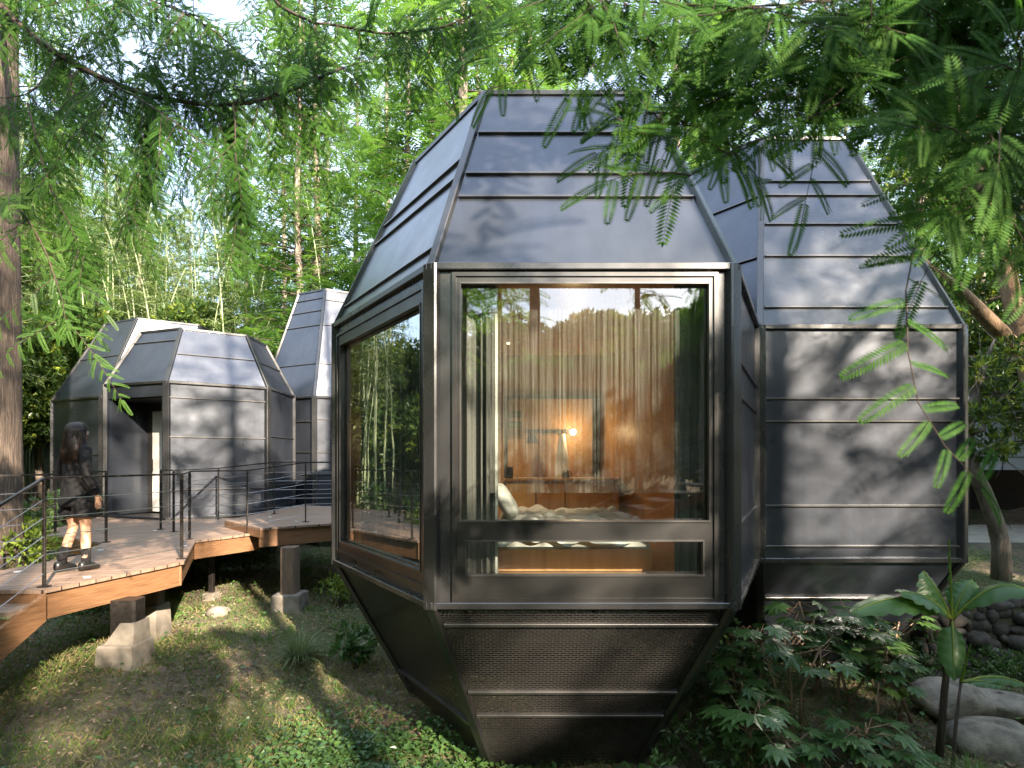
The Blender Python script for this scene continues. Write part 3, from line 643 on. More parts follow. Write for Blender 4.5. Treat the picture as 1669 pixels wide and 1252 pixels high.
# inlaid deck lights (small round steel discs)
for px, py, z in ((362, 900, -9), (164, 897, DZ), (253, 865, DZ), (440, 843, UZ), (483, 850, UZ), (28, 932, DZ), (142, 941, DZ), (300, 890, DZ)):
    if z == -9: continue
    p = onz(px, py, z); m = MB(); m.prism([(p.x + .035 * math.cos(t * .524), p.y + .035 * math.sin(t * .524)) for t in range(12)], p.z - .005, p.z + .006); m.build('deck_light', M['fabric'], walk)
# railings
def railing(label, pts, h=1.03, ncab=5, posts=None, cab_h=None):
    root = thing('cable_railing', label, 'railing', tuple(pts[0]))
    up = Vector((0, 0, 1))
    for i, p in enumerate(pts):
        if posts is None or i in posts:
            d = (pts[min(i + 1, len(pts) - 1)] - pts[max(i - 1, 0)]); d.z = 0; d.normalize()
            m = MB(); m.bar(p + up * .0, p + up * (h - .015), .036, .018, up=d); po_ = m.build('post', M['steel'], root)
            m = MB(); m.box(p + up * .006, (.09, .07, .012)); m.build('foot_plate', M['steel'], po_)
    for a, b in zip(pts[:-1], pts[1:]):
        m = MB(); m.bar(a + up * h, b + up * h, .036, .022); m.build('handrail', M['steel'], root)
        for k in range(ncab):
            z = h * (k + .75) / (ncab + .9); sag = Vector((0, 0, -.004)); mid = (a + b) / 2
            m = MB(); m.tube([a + up * z, mid + up * z + sag, b + up * z], .0042, 5); m.build('cable', M['cable'], root)
ins = lambda p, dx, dy: p + Vector((dx, dy, 0))
pA, pB, pC = dk(72, 957), dk(296, 911), dk(309, 879)
pD = dk(403, 869); pE = onz(498, 851, UZ); pF = onz(600, 846, UZ)
sA = pA + sd * 1.35 + Vector((-.0, 0, -.82))
railing('near cable railing along the sunlit beam, sloping down at the stairs', [sA, pA, pB, pC, pD, pE, pF], posts=(0, 1, 2, 3, 4, 5, 6))
railing('railing behind the woman along the far edge of the walkway', [dk(-60, 936), dk(34, 926), dk(139, 903)], posts=(0, 2))
railing('short railing around the notch left of the doorway', [dk(173, 884), dk(141, 872), dk(90, 868)], posts=(0, 1, 2))
railing('far railing in front of the doorway cabin running to the upper platform', [dk(262, 863), dk(283, 867), onz(356, 846, DZ), onz(447, 838, UZ), onz(600, 834, UZ)])
# piers
def pier(label, px, pyt, pyb, d, w_, wc, tilt=0):
    p = at(px, pyb, d); p.z = gz(p.x, p.y); top = ZC + DZ - .28; t = thing('walkway_pier', label, 'pier', (p.x, p.y, p.z - .1))
    hc = (at(px, pyt, d).z - p.z)
    m = MB(); c = .02; m.add([(p.x + a * wc / 2 * s, p.y + b * wc / 2 * s, z) for z, s in ((p.z - .15, 1.12), (p.z + hc - .02, 1.0), (p.z + hc, .95)) for a, b in ((-1, -1), (1, -1), (1, 1), (-1, 1))],
        [(i, (i + 1) % 4, 4 + (i + 1) % 4, 4 + i) for i in range(4)] + [(4 + i, 4 + (i + 1) % 4, 8 + (i + 1) % 4, 8 + i) for i in range(4)] + [(8, 9, 10, 11)]); m.build('concrete_footing', M['concrete'], t)
    return t, p, hc, top
t, p, hc, top = pier('nearest pier with stepped pale concrete footing under the sunlit beam', 205, 1045, 1086, 6.0, .2, .36)
m = MB(); a = p.z + hc; h = .22
m.add([(p.x - .13, p.y - .14, a), (p.x + .17, p.y - .14, a), (p.x + .17, p.y + .14, a), (p.x - .13, p.y + .14, a), (p.x + .02, p.y - .12, a + h), (p.x + .17, p.y - .12, a + h), (p.x + .17, p.y + .12, a + h), (p.x + .02, p.y + .12, a + h)],
      [(0, 1, 5, 4), (1, 2, 6, 5), (2, 3, 7, 6), (3, 0, 4, 7), (4, 5, 6, 7)]); m.build('footing_wedge', M['concrete'], t)
m = MB(); m.bar((p.x + .02, p.y, a - .02), (p.x + .02, p.y, top + .02), .27, .2, up=(0, 1, 0)); m.build('pier_post', M['steel'], t)
t, p, hc, top = pier('second pier of weathered concrete just behind the nearest one', 247, 985, 1042, 7.3, .2, .3)
m = MB(); m.bar((p.x, p.y, p.z + hc - .01), (p.x, p.y, top), .24, .2, up=(0, 1, 0)); m.build('pier_post', M['post_wood'], t)
t, p, hc, top = pier('square timber pier on a concrete block under the upper platform', 473, 966, 1000, 9.0, .2, .42)
m = MB(); m.bar((p.x - .0, p.y, p.z + hc - .01), (p.x, p.y, ZC + UZ - .3), .24, .24, up=(0, 1, 0)); m.build('pier_post', M['post_wood'], t)
t, p, hc, top = pier('slim steel pier in the shade beneath the middle of the walkway', 345, 965, 985, 9.6, .1, .2)
m = MB(); m.bar((p.x, p.y, p.z + hc - .01), (p.x, p.y, top), .08, .08, up=(0, 1, 0)); m.build('pier_post', M['steel'], t)

# ---------------------------------------------------------------- the woman on the walkway
def person():
    base = dk(124, 931); base.z = ZC + DZ + .004; fx, fy = base.x, base.y
    t = thing('person', 'woman in a black jacket and shorts with long dark hair walking away on the walkway', 'person', tuple(base))
    # heading: away from the camera and slightly to the right
    hd = Vector((.3, .95, 0)).normalized(); rt = Vector((hd.y, -hd.x, 0)); up = Vector((0, 0, 1))
    P = lambda r, f, z: base + rt * r + hd * f + up * z
    sk = bpy.data.meshes.new('body'); J = []; E = []; Rr = []
    def j(p, r, par=None):
        J.append(tuple(p - base)); Rr.append(r); k = len(J) - 1
        if par is not None: E.append((par, k))
        return k
    pel = j(P(0, 0, .86), (.125, .10)); wa = j(P(0, .005, 1.0), (.11, .085), pel); ch = j(P(0, .01, 1.18), (.125, .095), wa); sh = j(P(0, 0, 1.30), (.10, .075), ch)
    nk = j(P(0, .01, 1.37), (.048, .048), sh); nk2 = j(P(0, .02, 1.42), (.048, .05), nk); hh = j(P(.004, .03, 1.49), (.07, .085), nk2); ht = j(P(.004, .03, 1.555), (.062, .072), hh)
    for s, (kf, kr, ankf, toef, anz, kz) in ((-1, (.03, 0, -.10, .0, .10, .47)), (1, (.05, 0, .05, .0, .085, .46))):
        hp = j(P(.085 * s, 0, .80), (.082, .085), pel); th = j(P(.085 * s, kf * .5, .64), (.07, .075), hp); kn = j(P(.08 * s, kf, kz), (.048, .052), th)
        kn2 = j(P(.078 * s, lerp(kf, ankf, .25), kz - .09), (.05, .054), kn); ca = j(P(.075 * s, lerp(kf, ankf, .5), kz - .16), (.05, .055), kn2)
        an = j(P(.07 * s, ankf, anz), (.031, .034), ca); fo = j(P(.07 * s, ankf + .03, anz - .045), (.03, .03), an); j(P(.075 * s, ankf + .14, .035), (.034, .022), fo)
        a0 = j(P(.125 * s, 0, 1.315), (.045, .045), sh); a1 = j(P(.172 * s, -.02, 1.17), (.04, .04), a0); a2 = j(P(.20 * s, -.03, 1.03), (.035, .035), a1)
        a3 = j(P(.214 * s, .04, .90), (.028, .03), a2); a4 = j(P(.216 * s, .06, .82), (.024, .018), a3); 
        pm = j(P(.216 * s, .075, .765), (.014, .03), a4)
        for q, (df, ln) in enumerate(((-.028, .055), (-.010, .07), (.010, .068), (.027, .058))):
            f1 = j(P(.216 * s, .08 + df * .9, .735), (.0085, .0085), pm); f2 = j(P(.21 * s, .085 + df, .735 - ln * .55), (.008, .008), f1); j(P(.20 * s, .09 + df, .735 - ln), (.0065, .0065), f2)
        tb = j(P(.211 * s, .112, .785), (.009, .009), a4); j(P(.206 * s, .125, .752), (.0075, .0075), tb)
    sk.from_pydata(J, E, []); o = bpy.data.objects.new('body', sk); COL.objects.link(o); o.parent = t
    md = o.modifiers.new('skin', 'SKIN'); md.use_smooth_shade = True
    for k, vv in enumerate(sk.skin_vertices[0].data): vv.radius = Rr[k]
    sk.skin_vertices[0].data[0].use_root = True
    ss = o.modifiers.new('sub', 'SUBSURF'); ss.levels = 2; ss.render_levels = 2; sk.materials.append(M['skin'])
    def ringz(cr, cf, z, a, b, n=20, wob=0, seed=0):
        return [P(cr + (a + wob * math.sin(5 * q * 2 * math.pi / n + seed)) * math.cos(q * 2 * math.pi / n), cf + (b + wob * math.cos(4 * q * 2 * math.pi / n + seed)) * math.sin(q * 2 * math.pi / n), z) for q in range(n)]
    # face details on the far side
    for s in (-1, 1):
        m = MB(); m.loft([ringz(.032 * s, .11 , 1.50 + z, r, r * .5, 8) for z, r in ((-.01, .003), (0, .012), (.01, .003))]); m.build('eye', M['fabric'], t, True)
        m = MB(); m.loft([ringz(.073 * s, .035, 1.495 + z, r * .5, r, 8) for z, r in ((-.03, .006), (0, .018), (.028, .01))]); m.build('ear', M['skin'], t, True)
    m = MB(); m.loft([ringz(0, .118, 1.475 + z, r, r * 1.3, 8) for z, r in ((-.012, .014), (.0, .012), (.04, .005))]); m.build('nose', M['skin'], t, True)
    m = MB(); m.loft([ringz(0, .108, 1.44 + z, r, r * .5, 10) for z, r in ((-.006, .008), (0, .024), (.006, .008))]); m.build('mouth', M['petal'], t, True)
    # hair: cap plus long wavy fall
    m = MB(); rr = []
    for z, a, b, cf in ((1.61, .012, .012, .01), (1.602, .05, .055, .01), (1.58, .078, .088, .008), (1.545, .092, .102, .004), (1.50, .098, .103, -.004), (1.45, .098, .094, -.014), (1.40, .108, .082, -.035), (1.34, .122, .07, -.05), (1.28, .128, .062, -.058), (1.22, .118, .055, -.066), (1.175, .09, .045, -.066)):
        rr.append(ringz(.0, cf - .0, z, a, b, 36, .004 + max(0, 1.5 - z) * .02, z * 21))
    m.loft(rr[::-1]); h_ = m.build('hair', M['hair'], t, True)
    m = MB(); rg = random.Random(3)
    for k in range(150):
        a = rg.uniform(math.pi * .95, math.pi * 2.05); zz = rg.uniform(1.16, 1.25) - .02; pts = []
        for q in range(7):
            s_ = q / 6; z = lerp(1.56, zz, s_); rad = lerp(.09, .125, min(1, s_ * 1.4)); 
            pts.append(P(rad * math.cos(a) + .012 * math.sin(6 * s_ + k), rad * .8 * math.sin(a) - .02 * s_ + .012 * math.cos(5 * s_ + k), z))
        m.tube(pts, [.006, .007, .007, .006, .005, .004, .0015], 4)
    m.build('hair_strands', M['hair'], h_, True)
    # jacket body, sleeves, shorts, socks, shoes
    m = MB(); rr = []
    for z, a, b in ((.70, .165, .13), (.74, .168, .132), (.85, .158, .124), (1.0, .132, .106), (1.15, .145, .11), (1.25, .152, .105), (1.31, .142, .09), (1.355, .10, .07), (1.385, .07, .066), (1.395, .062, .06)):
        rr.append(ringz(0, .0, z, a, b, 28, .007 * (1.45 - z), z * 9))
    m.loft(rr); jk = m.build('jacket', M['cloth'], t, True)
    for s in (-1, 1):
        m = MB(); pts = [P(.10 * s, 0, 1.335), P(.142 * s, 0, 1.30), P(.175 * s, -.02, 1.18), P(.20 * s, -.03, 1.04), P(.212 * s, .02, .94), P(.216 * s, .05, .86), P(.218 * s, .06, .835)]
        m.tube(pts, [.045, .06, .056, .05, .048, .046, .044], 14); m.build('sleeve', M['cloth'], jk, True)
        # shorts leg
        kf = .03 if s < 0 else .05
        m = MB(); m.loft([[P(.09 * s + rx * math.cos(q * .35), kf * .45 * k_ + ry * math.sin(q * .35), z) for q in range(18)] for z, rx, ry, k_ in ((.585, .098, .105, 1), (.60, .098, .105, 1), (.72, .1, .11, .4), (.80, .1, .115, 0))]); m.build('shorts_leg', M['cloth'], t, True)
        ankf, anz = (-.10, .10) if s < 0 else (.05, .085); lift = anz - .085
        m = MB(); m.tube([P(.07 * s, ankf + (kf - ankf) * .36, anz + .16), P(.07 * s, ankf + .01, anz + .06), P(.07 * s, ankf, anz - .02)], [.05, .043, .045], 12); m.build('sock', M['cloth'], t, True)
        m = MB(); n = 16; rr = []
        for f, w_, z0, z1 in ((-.075, .015, .02, .06), (-.06, .034, .0, .10), (-.02, .04, .0, .115), (.04, .043, .0, .10), (.08, .048, .0, .078), (.12, .044, .0, .062), (.148, .022, .006, .04)):
            rr.append([P(.072 * s + w_ * math.cos(q * 2 * math.pi / n), ankf + f - .0, lift + lerp(z0, z1, .5 + .5 * math.sin(q * 2 * math.pi / n))) for q in range(n)])
        m.loft(rr); m.build('shoe', M['shoe'], t, True)
person()
# ---------------------------------------------------------------- leaves
def norm(a): return a / (np.linalg.norm(a, axis=-1, keepdims=True) + 1e-9)
def leafq(base, d, nrm, L, W, bend=.0):
    """diamond leaves: base (N,3), d direction, nrm normal, lengths, widths -> (N,4,3)"""
    d = norm(d); s = norm(np.cross(d, nrm)); n = norm(np.cross(s, d)); L = np.asarray(L)[..., None]; W = np.asarray(W)[..., None]
    mid = base + d * L * .45 + n * L * bend
    return np.stack([base, mid + s * W * .5, base + d * L, mid - s * W * .5], 1)
def frond_tpl(np_, L, ll, lw, droop=.25, ang=.5):
    """flat feather of leaflets along +x, in the xy plane"""
    B, D, LL = [], [], []
    for k in range(np_):
        s = (k + .7) / np_; x = L * s; z = -droop * L * s * s; pr = math.sin(math.pi * min(1, .15 + s * .80)) ** .4
        for sg in (-1, 1): B.append((x, 0, z)); D.append((ang + .25 * s, sg * 1.0, -.12)); LL.append(ll * pr)
    B.append((L * .97, 0, -droop * L)); D.append((1, 0, -.4)); LL.append(ll * .5)
    B = np.array(B); D = np.array(D); n = np.tile((0, 0, 1.), (len(B), 1))
    return leafq(B, D, n, LL, [lw] * len(LL)).reshape(-1, 3)
def place(tpl, o, x, up, sc):
    """copies of tpl at o with x axis x and approximate normal up"""
    x = norm(x); y = norm(np.cross(up, x)); z = np.cross(x, y); R = np.stack([x, y, z], -1)
    return (np.einsum('mij,kj->mki', R, tpl) * np.asarray(sc)[:, None, None] + o[:, None, :]).reshape(-1, 4, 3)
TP_BG = frond_tpl(9, .72, .2, .062, .35)
TP_NEAR = frond_tpl(20, 1.0, .19, .046, .2, .4)
TP_SOLID = frond_tpl(16, 1.0, .17, .075, .35, .35)
TP_MID = frond_tpl(11, 1.0, .24, .1, .28)

def redwood(name, seed, H, r0, cb, cr, dens=1.0, lean=0, mat='leaf_rw', bark='bark_grey', label=None, cat='tree', group=None, tpl=None, tsc=1.0):
    rg = np.random.default_rng(seed); root = thing(name, label, cat, (0, 0, 0), group)
    k = 14; zs = np.linspace(-.4, H, k); wob = np.cumsum(rg.normal(0, .05, (k, 2)), 0) * .6
    pts = [(wob[i, 0] + lean * zs[i], wob[i, 1], zs[i]) for i in range(k)]; rad = [r0 * (1.18 if i == 0 else 1) * (1 - .93 * (max(zs[i], 0) / H) ** .9) + .01 for i in range(k)]
    m = MB(); m.tube(pts, rad, 9); m.build('trunk', M[bark], root, True)
    br = MB(); O, X, Sx = [], [], []; nb = int((H - cb) * 8 * dens)
    for b in range(nb):
        u = (b + rg.random()) / nb; z = cb + (H - cb) * u; a = rg.random() * 6.283
        L = cr * (1 - u) ** .75 * rg.uniform(.55, 1.1) + .3
        if u < .12: L *= rg.uniform(.4, 1)
        bx = np.interp(z, zs, [p[0] for p in pts]); by = np.interp(z, zs, [p[1] for p in pts])
        d = np.array([math.cos(a), math.sin(a), rg.uniform(.15, .5)]); n = max(4, int(L / .30))
        t = np.linspace(0, 1, n); P = np.array([bx, by, z]) + d * (t * L)[:, None] + np.array([0, 0, -1]) * (.30 * L * t ** 2.2)[:, None] + rg.normal(0, .03, (n, 3)) * t[:, None]
        br.tube([tuple(p) for p in P[::max(1, n // 4)]], list(np.linspace(.02 + L * .006, .006, len(P[::max(1, n // 4)]))), 4)
        for i in range(1, n):
            for sg in (-1, 1):
                if rg.random() < .12: continue
                sd_ = np.array([-d[1], d[0], 0]) * sg
                O.append(P[i] + rg.normal(0, .05, 3)); X.append(d * .45 + sd_ * rg.uniform(.4, 1) + np.array([0, 0, rg.uniform(-.75, .15)])); Sx.append(rg.uniform(.7, 1.25) * tsc)
    br.build('branches', M['twig'], root, True)
    O = np.array(O); X = np.array(X); up = rg.normal(0, .35, X.shape) + np.array([0, 0, 1.])
    m = MB(); m.quads(place(tpl if tpl is not None else TP_BG, O, X, up, Sx)); m.build('crown', M[mat], root)
    return root
def bamboo(name, seed, H, r0, label, group, foliage=True):
    rg = np.random.default_rng(seed); root = thing(name, label, 'bamboo', (0, 0, 0), group); n = 16; t = np.linspace(0, 1, n)
    a = rg.random() * 6.283; arc = rg.uniform(.4, 2.2)
    P = np.stack([math.cos(a) * arc * t ** 3, math.sin(a) * arc * t ** 3, H * t - .3], -1)
    m = MB(); m.tube([tuple(p) for p in P], list(r0 * (1 - .75 * t)), 6)
    for z in np.arange(.25, H * .8, .36):
        q = np.array([np.interp(z, P[:, 2], P[:, i]) for i in range(2)]); rr = r0 * (1 - .75 * z / H) * 1.16; m.tube([(q[0], q[1], z - .012), (q[0], q[1], z + .012)], rr, 6)
    m.build('culm', M['culm'], root, True)
    if not foliage: return root
    O, Dr = [], []; tw = MB()
    for k in range(34):
        u = rg.uniform(.5, 1); p = np.array([np.interp(u, t, P[:, i]) for i in range(3)]); b = rg.random() * 6.283; L = rg.uniform(.5, 1.3) * (1.3 - .6 * u)
        d = np.array([math.cos(b), math.sin(b), .35]); tw.tube([tuple(p), tuple(p + d * L * .6), tuple(p + d * L + (0, 0, -.25 * L))], [.007, .004, .002], 3)
        for i in range(26):
            s = rg.uniform(.3, 1); O.append(p + d * L * s + (0, 0, -.25 * L * s * s) + rg.normal(0, .07, 3)); Dr.append((d[0] * .6 + rg.normal(0, .5), d[1] * .6 + rg.normal(0, .5), -.55 + rg.normal(0, .3)))
    tw.build('twigs', M['culm'], root)
    O, Dr = np.array(O), np.array(Dr); m = MB(); m.quads(leafq(O, Dr, rg.normal(0, .6, O.shape) + (0, 0, 1), rg.uniform(.13, .24, len(O)), rg.uniform(.022, .036, len(O)), .04)); m.build('foliage', M['leaf_bam'], root)
    return root
def blob_leaves(rg, cs, rs, n, L=(.09, .16), W=(.03, .055), rosette=True):
    """leaf rosettes spread on lumpy shells round the given centres"""
    O, D = [], []
    for c, r in zip(cs, rs):
        k = int(n * r * r); u = norm(rg.normal(0, 1, (k, 3))); rad = r * (1 - .55 * rg.random(k) ** 2.2); P = np.array(c) + u * rad[:, None] * np.array([1, 1, .72])
        if rosette:
            for p, q in zip(P, u):
                w_ = rg.integers(4, 8); O += [p] * w_; D += list(q * .7 + rg.normal(0, .62, (w_, 3)) + (0, 0, .15))
        else: O += list(P); D += list(u * .6 + rg.normal(0, .6, (k, 3)))
    O, D = np.array(O), np.array(D); return leafq(O, D, rg.normal(0, .5, O.shape) + (0, 0, 1), rg.uniform(*L, len(O)), rg.uniform(*W, len(O)), .03)
def broadleaf(name, seed, label, H, cr, loc=(0, 0, 0), mat='leaf_dark', group=None, cat='tree', n=420, trunk=None, bark='bark_grey', r0=.12, centres=None, L=(.1, .17), W=(.035, .06), frac_y=.12):
    rg = np.random.default_rng(seed); root = thing(name, label, cat, loc, group); loc = np.array(loc)
    tp = trunk or [(0, 0, -.3), (.1, .05, H * .25), (-.05, .1, H * .5), (.05, 0, H * .8)]
    tp = [tuple(np.array(p) + (0 if trunk else loc)) for p in tp]
    m = MB(); m.tube(tp, [r0 * (1 - .6 * i / (len(tp) - 1)) for i in range(len(tp))], 10); m.build('trunk', M[bark], root, True)
    if centres is None:
        centres = []; rs = []
        for k in range(13):
            a = rg.random() * 6.283; z = H * rg.uniform(.42, 1.0); rr = cr * math.sin(math.pi * min(.95, (z / H - .3) / .75 + .08)) ** .6
            centres.append(loc + (rr * .65 * math.cos(a), rr * .65 * math.sin(a), z)); rs.append(cr * rg.uniform(.32, .5))
    else: rs = [c[3] for c in centres]; centres = [np.array(c[:3]) for c in centres]
    br = MB(); T = np.array(tp)
    for c in centres:
        s = T[np.argmin(np.linalg.norm(T - c, axis=1))]; mid = (s + c) / 2 + rg.normal(0, .12, 3); br.tube([tuple(s), tuple(mid), tuple(c)], [r0 * .4, r0 * .22, r0 * .08], 5)
        for q in range(5):
            e = c + norm(rg.normal(0, 1, 3)) * .5 * cr * .5; br.tube([tuple(c), tuple(e)], [r0 * .08, .004], 3)
    br.build('branches', M[bark], root, True)
    m = MB(); m.quads(blob_leaves(rg, centres, rs, n, L, W)); m.build('crown', M[mat], root)
    if frac_y:
        m = MB(); m.quads(blob_leaves(rg, centres, [r * 1.04 for r in rs], n * frac_y, L, W)); m.build('young_shoots', M['leaf_yel'], root)
    return root
def setl(r, x, y, rz=0, sc=1.0, dz=0): r.location = (x, y, gz(x, y) + dz); r.rotation_euler = (0, 0, rz); r.scale = (sc,) * 3
rnd = random.Random(11)

# ---- the forest: copies of a few redwoods, bamboos and dense evergreens
g_rw = 'tall redwoods in the forest behind the cabins'
protos = [redwood('dawn_redwood', 21 + i, H, r, cb, cr, .78, label='slender feathery redwood standing in the forest behind the cabins', group=g_rw) for i, (H, r, cb, cr) in enumerate(((23, .21, 3.2, 3.0), (21, .18, 4.2, 2.6), (25, .25, 5.5, 3.3)))]
used = set()
def put(proto, x, y, rz=None, sc=1.0, label=None, group=None):
    rz = rnd.random() * 6.28 if rz is None else rz
    if proto.name not in used:
        used.add(proto.name); setl(proto, x, y, rz, sc)
        if label: proto['label'] = label
        if group: proto['group'] = group
        return proto
    o = dup(proto, (x, y, gz(x, y)), rz, sc, label or proto_label.get(proto.name), group or proto_group.get(proto.name)); return o
proto_label = {p.name: p['label'] for p in protos}; proto_group = {p.name: p['group'] for p in protos}
# trees whose trunks the photo shows: (px, depth, variant, label)
for px, d, v, lab in ((487, 19.5, 1, 'left of the pair of slim redwoods rising right behind the tall middle cabin'), (513, 21, 0, 'right of the pair of slim redwoods rising right behind the tall middle cabin'),
    (701, 20, 1, 'slim redwood just left of the largest cabin roof top'), (757, 16.5, 2, 'stout redwood trunk rising directly behind the largest cabin roof top left corner'),
    (833, 24, 0, 'slim pale redwood trunk standing above the middle of the largest roof'), (1106, 18, 2, 'redwood trunk rising between the two big cabin roofs')):
    p = at(px, HY, d); put(protos[v], p.x, p.y, None, 1.0, lab, 'redwoods singled out behind the cabins')
fr = []
def zone2(x, y):
    px = CX + F * x / y
    return 'beside the left-edge redwood trunk' if px < 70 else 'left of the farthest left cabin' if px < 130 else 'behind the farthest left cabin roof' if px < 330 else 'between the left cabins and the tall cabin'
def zone(x, y):
    px = CX + F * x / y
    return 'above the far left cabins' if px < 330 else 'above the tall middle cabin' if px < 640 else 'over the largest cabin roof' if px < 1090 else 'over the right-hand cabin roof' if px < 1420 else 'by the right edge'
for ring_, (y0, y1, n) in enumerate(((18, 25, 15), (25, 35, 22), (35, 46, 24))):
    for i in range(n):
        for tr_ in range(30):
            y = rnd.uniform(y0, y1); x = rnd.uniform(-1.05, 1.05) * y
            if all((x - a) ** 2 + (y - b) ** 2 > 5.5 for a, b in fr): break
        if (-.86 < x / y < -.46 and (y < 29 or i % 2)) or (-.46 < x / y < -.3 and y < 24): continue     # the gap of open sky above the left cabins
        fr.append((x, y)); put(protos[rnd.randrange(3)], x, y, None, rnd.uniform(.8, 1.12), ('nearer ', 'mid-distance ', 'farthest ')[ring_] + 'slender feathery redwood ' + zone(x, y), g_rw)
for x, y in ((-13.5, 9), (-19, 8), (14, 10), (17, 15), (15, 5), (-15, 3), (19, 9)):
    put(protos[rnd.randrange(3)], x, y, None, rnd.uniform(.85, 1.05))
# behind the camera: these shade the cabins and are mirrored in the panes
g_b = 'redwoods behind the camera, mirrored in the windows'; lb = 'redwood behind the camera, mirrored dimly in the window glass'
sun_side = [(5.2, -3.5), (7.5, -6.5), (3.0, -6.0), (9.5, -4.0), (6.0, -10.5), (11.5, -9.0), (1.5, -10), (8.8, -13.5), (13, -14), (4, -15), (14.5, -5.5), (-3.2, -6.5), (-6.5, -9.5), (-2, -14), (-11, -12), (8.2, -2.2), (6.6, -4.6), (10.2, -7.2), (4.6, -8.2), (12.6, -11.2), (7.3, -9.2), (2.2, -3.2), (9.2, -10.6)]
sun_side = [q for q in sun_side if q[0] < 0]
for k, (x, y) in enumerate(sun_side): put(protos[k % 3], x, y, None, .95, lb, g_b)
hi = [redwood('dawn_redwood', 31 + i, H, r, cb, cr, .62, label=lb, group=g_b) for i, (H, r, cb, cr) in enumerate(((21, .24, 7.5, 2.8), (22, .19, 9.0, 2.6)))]
SUNT = [(11.72, -8.83, 4.19, 0, 0.76), (12.91, -10.53, 0.84, 1, 0.58), (18.37, -8.4, 1.95, 4, 0.67), (16.31, -6.89, 5.31, 0, 0.88), (13.18, -4.66, 0.37, 4, 0.97), (11.32, -1.42, 1.44, 1, 0.79), (4.93, -12.8, 5.59, 1, 0.89), (8.27, -14.08, 5.4, 0, 1.01), (4.29, -3.24, 6.03, 1, 0.91), (9.98, -6.33, 0.97, 0, 0.91), (13.24, -11.19, 4.66, 0, 0.64), (11.35, -5.63, 1.08, 1, 1.09), (17.76, -5.61, 5.53, 0, 0.59), (10.27, -5.13, 3.81, 1, 0.56), (0.56, -5.14, 1.18, 1, 0.94), (9.65, -13.24, 2.53, 0, 0.58), (12.54, -10.05, 0.79, 0, 0.83), (9.09, -14.43, 1.28, 1, 0.55), (8.37, -15.04, 2.01, 0, 0.61), (10.57, -15.37, 0.24, 0, 0.64), (10.46, -11.58, 2.76, 3, 0.55)]
for (x, y, rz, v, sc) in SUNT:
    put((hi + protos)[v], x, y, rz, sc, lb, g_b)
# bamboo
bp = [bamboo('bamboo_stem', 50 + i, H, .042, 'pale green bamboo stem in the grove behind the left cabins', 'bamboo stems in the left grove', True) for i, H in enumerate((11, 12.5, 10))]
proto_label.update({p.name: p['label'] for p in bp}); proto_group.update({p.name: p['group'] for p in bp})
for i in range(120):
    y = rnd.uniform(15.5, 25) if i > 45 else rnd.uniform(11.5, 18); x = rnd.uniform(-1.0, -.3 if y > 18 else -.74) * y
    if y < 18.8 and x > -.88 * y: continue
    put(bp[rnd.randrange(3)], x, y, None, rnd.uniform(.75, 1.1), 'nearer green bamboo stem ' + zone2(x, y), 'bamboo stems in the left grove')
for i in range(60):
    y = rnd.uniform(18.9, 24); x = rnd.uniform(-.99, -.5) * y; put(bp[i % 3], x, y, None, rnd.uniform(.8, 1.1), 'farther pale bamboo stem ' + zone2(x, y), 'bamboo stems in the left grove')
for x, y in ((-25, 31), (-22.5, 34), (-19.5, 30.5), (-17.5, 35), (-27, 35.5), (-15, 32)): put(protos[int(y) % 3], x, y, None, .92, 'tall slim redwood far behind the farthest left cabin', 'tall redwoods far behind the left cabins')
for i in range(26):
    y = rnd.uniform(27, 36); x = rnd.uniform(-.9, -.42) * y; put(protos[i % 3], x, y, None, rnd.uniform(.5, .66), 'short young redwood far behind the left cabins', 'young redwoods far behind the left cabins')
lb2 = 'bamboo stem behind the camera, mirrored in the window glass'; gb2 = 'bamboo stems mirrored in the windows'
for i in range(60):
    x = rnd.uniform(-14, -5); y = rnd.uniform(-9, -1.5) if i % 3 else rnd.uniform(-6, 3); 
    if x > -7.5 and y > -2: continue
    put(bp[rnd.randrange(3)], x, y, None, rnd.uniform(.75, 1.05), lb2, gb2)
# dense evergreens and underwood
ev = [broadleaf('evergreen_tree', 70 + i, 'dense dark evergreen growing low between the forest trunks', H, cr, group='low evergreens between the forest trunks', n=560, L=(.12, .2), W=(.045, .08), frac_y=.15) for i, (H, cr) in enumerate(((5.5, 2.4), (4.2, 2.2)))]
proto_label.update({p.name: p['label'] for p in ev}); proto_group.update({p.name: p['group'] for p in ev})
p = at(265, 560, 21); put(ev[0], p.x, p.y, 0, 1.35, 'bushy dark olive evergreen right behind the left cabins', 'evergreens singled out')
p = at(330, 560, 23); put(ev[1], p.x, p.y, 0, 1.4, 'lower dark evergreen between the left cabins and the tall middle cabin', 'evergreens singled out')
for i in range(34):
    y = rnd.uniform(24, 36); x = -1.0 * y + 2.0 * y * (i + .5) / 34; put(ev[i % 2], x, y, None, rnd.uniform(.9, 1.5), 'dense dark evergreen low in the forest ' + zone(x, y), 'low evergreens between the forest trunks')
for x, y, s in ((15.5, 14.5, 1.2), (12, 20, 1.4), (17, 19, 1.4), (-20, 17, 1.1), (-16.5, 20, 1.2)):
    put(ev[rnd.randrange(2)], x, y, None, s)
for k in range(34):
    a_ = math.pi * (1.02 + .96 * (k + .5) / 34) if k % 4 else math.pi * rnd.uniform(1, 2); r_ = rnd.uniform(21, 25); q_ = put(ev[k % 2], r_ * math.cos(a_), r_ * math.sin(a_), None, rnd.uniform(2.1, 2.6), 'evergreen behind the camera, mirrored in the window glass', 'evergreens mirrored in the windows'); q_.location.z -= 2.4
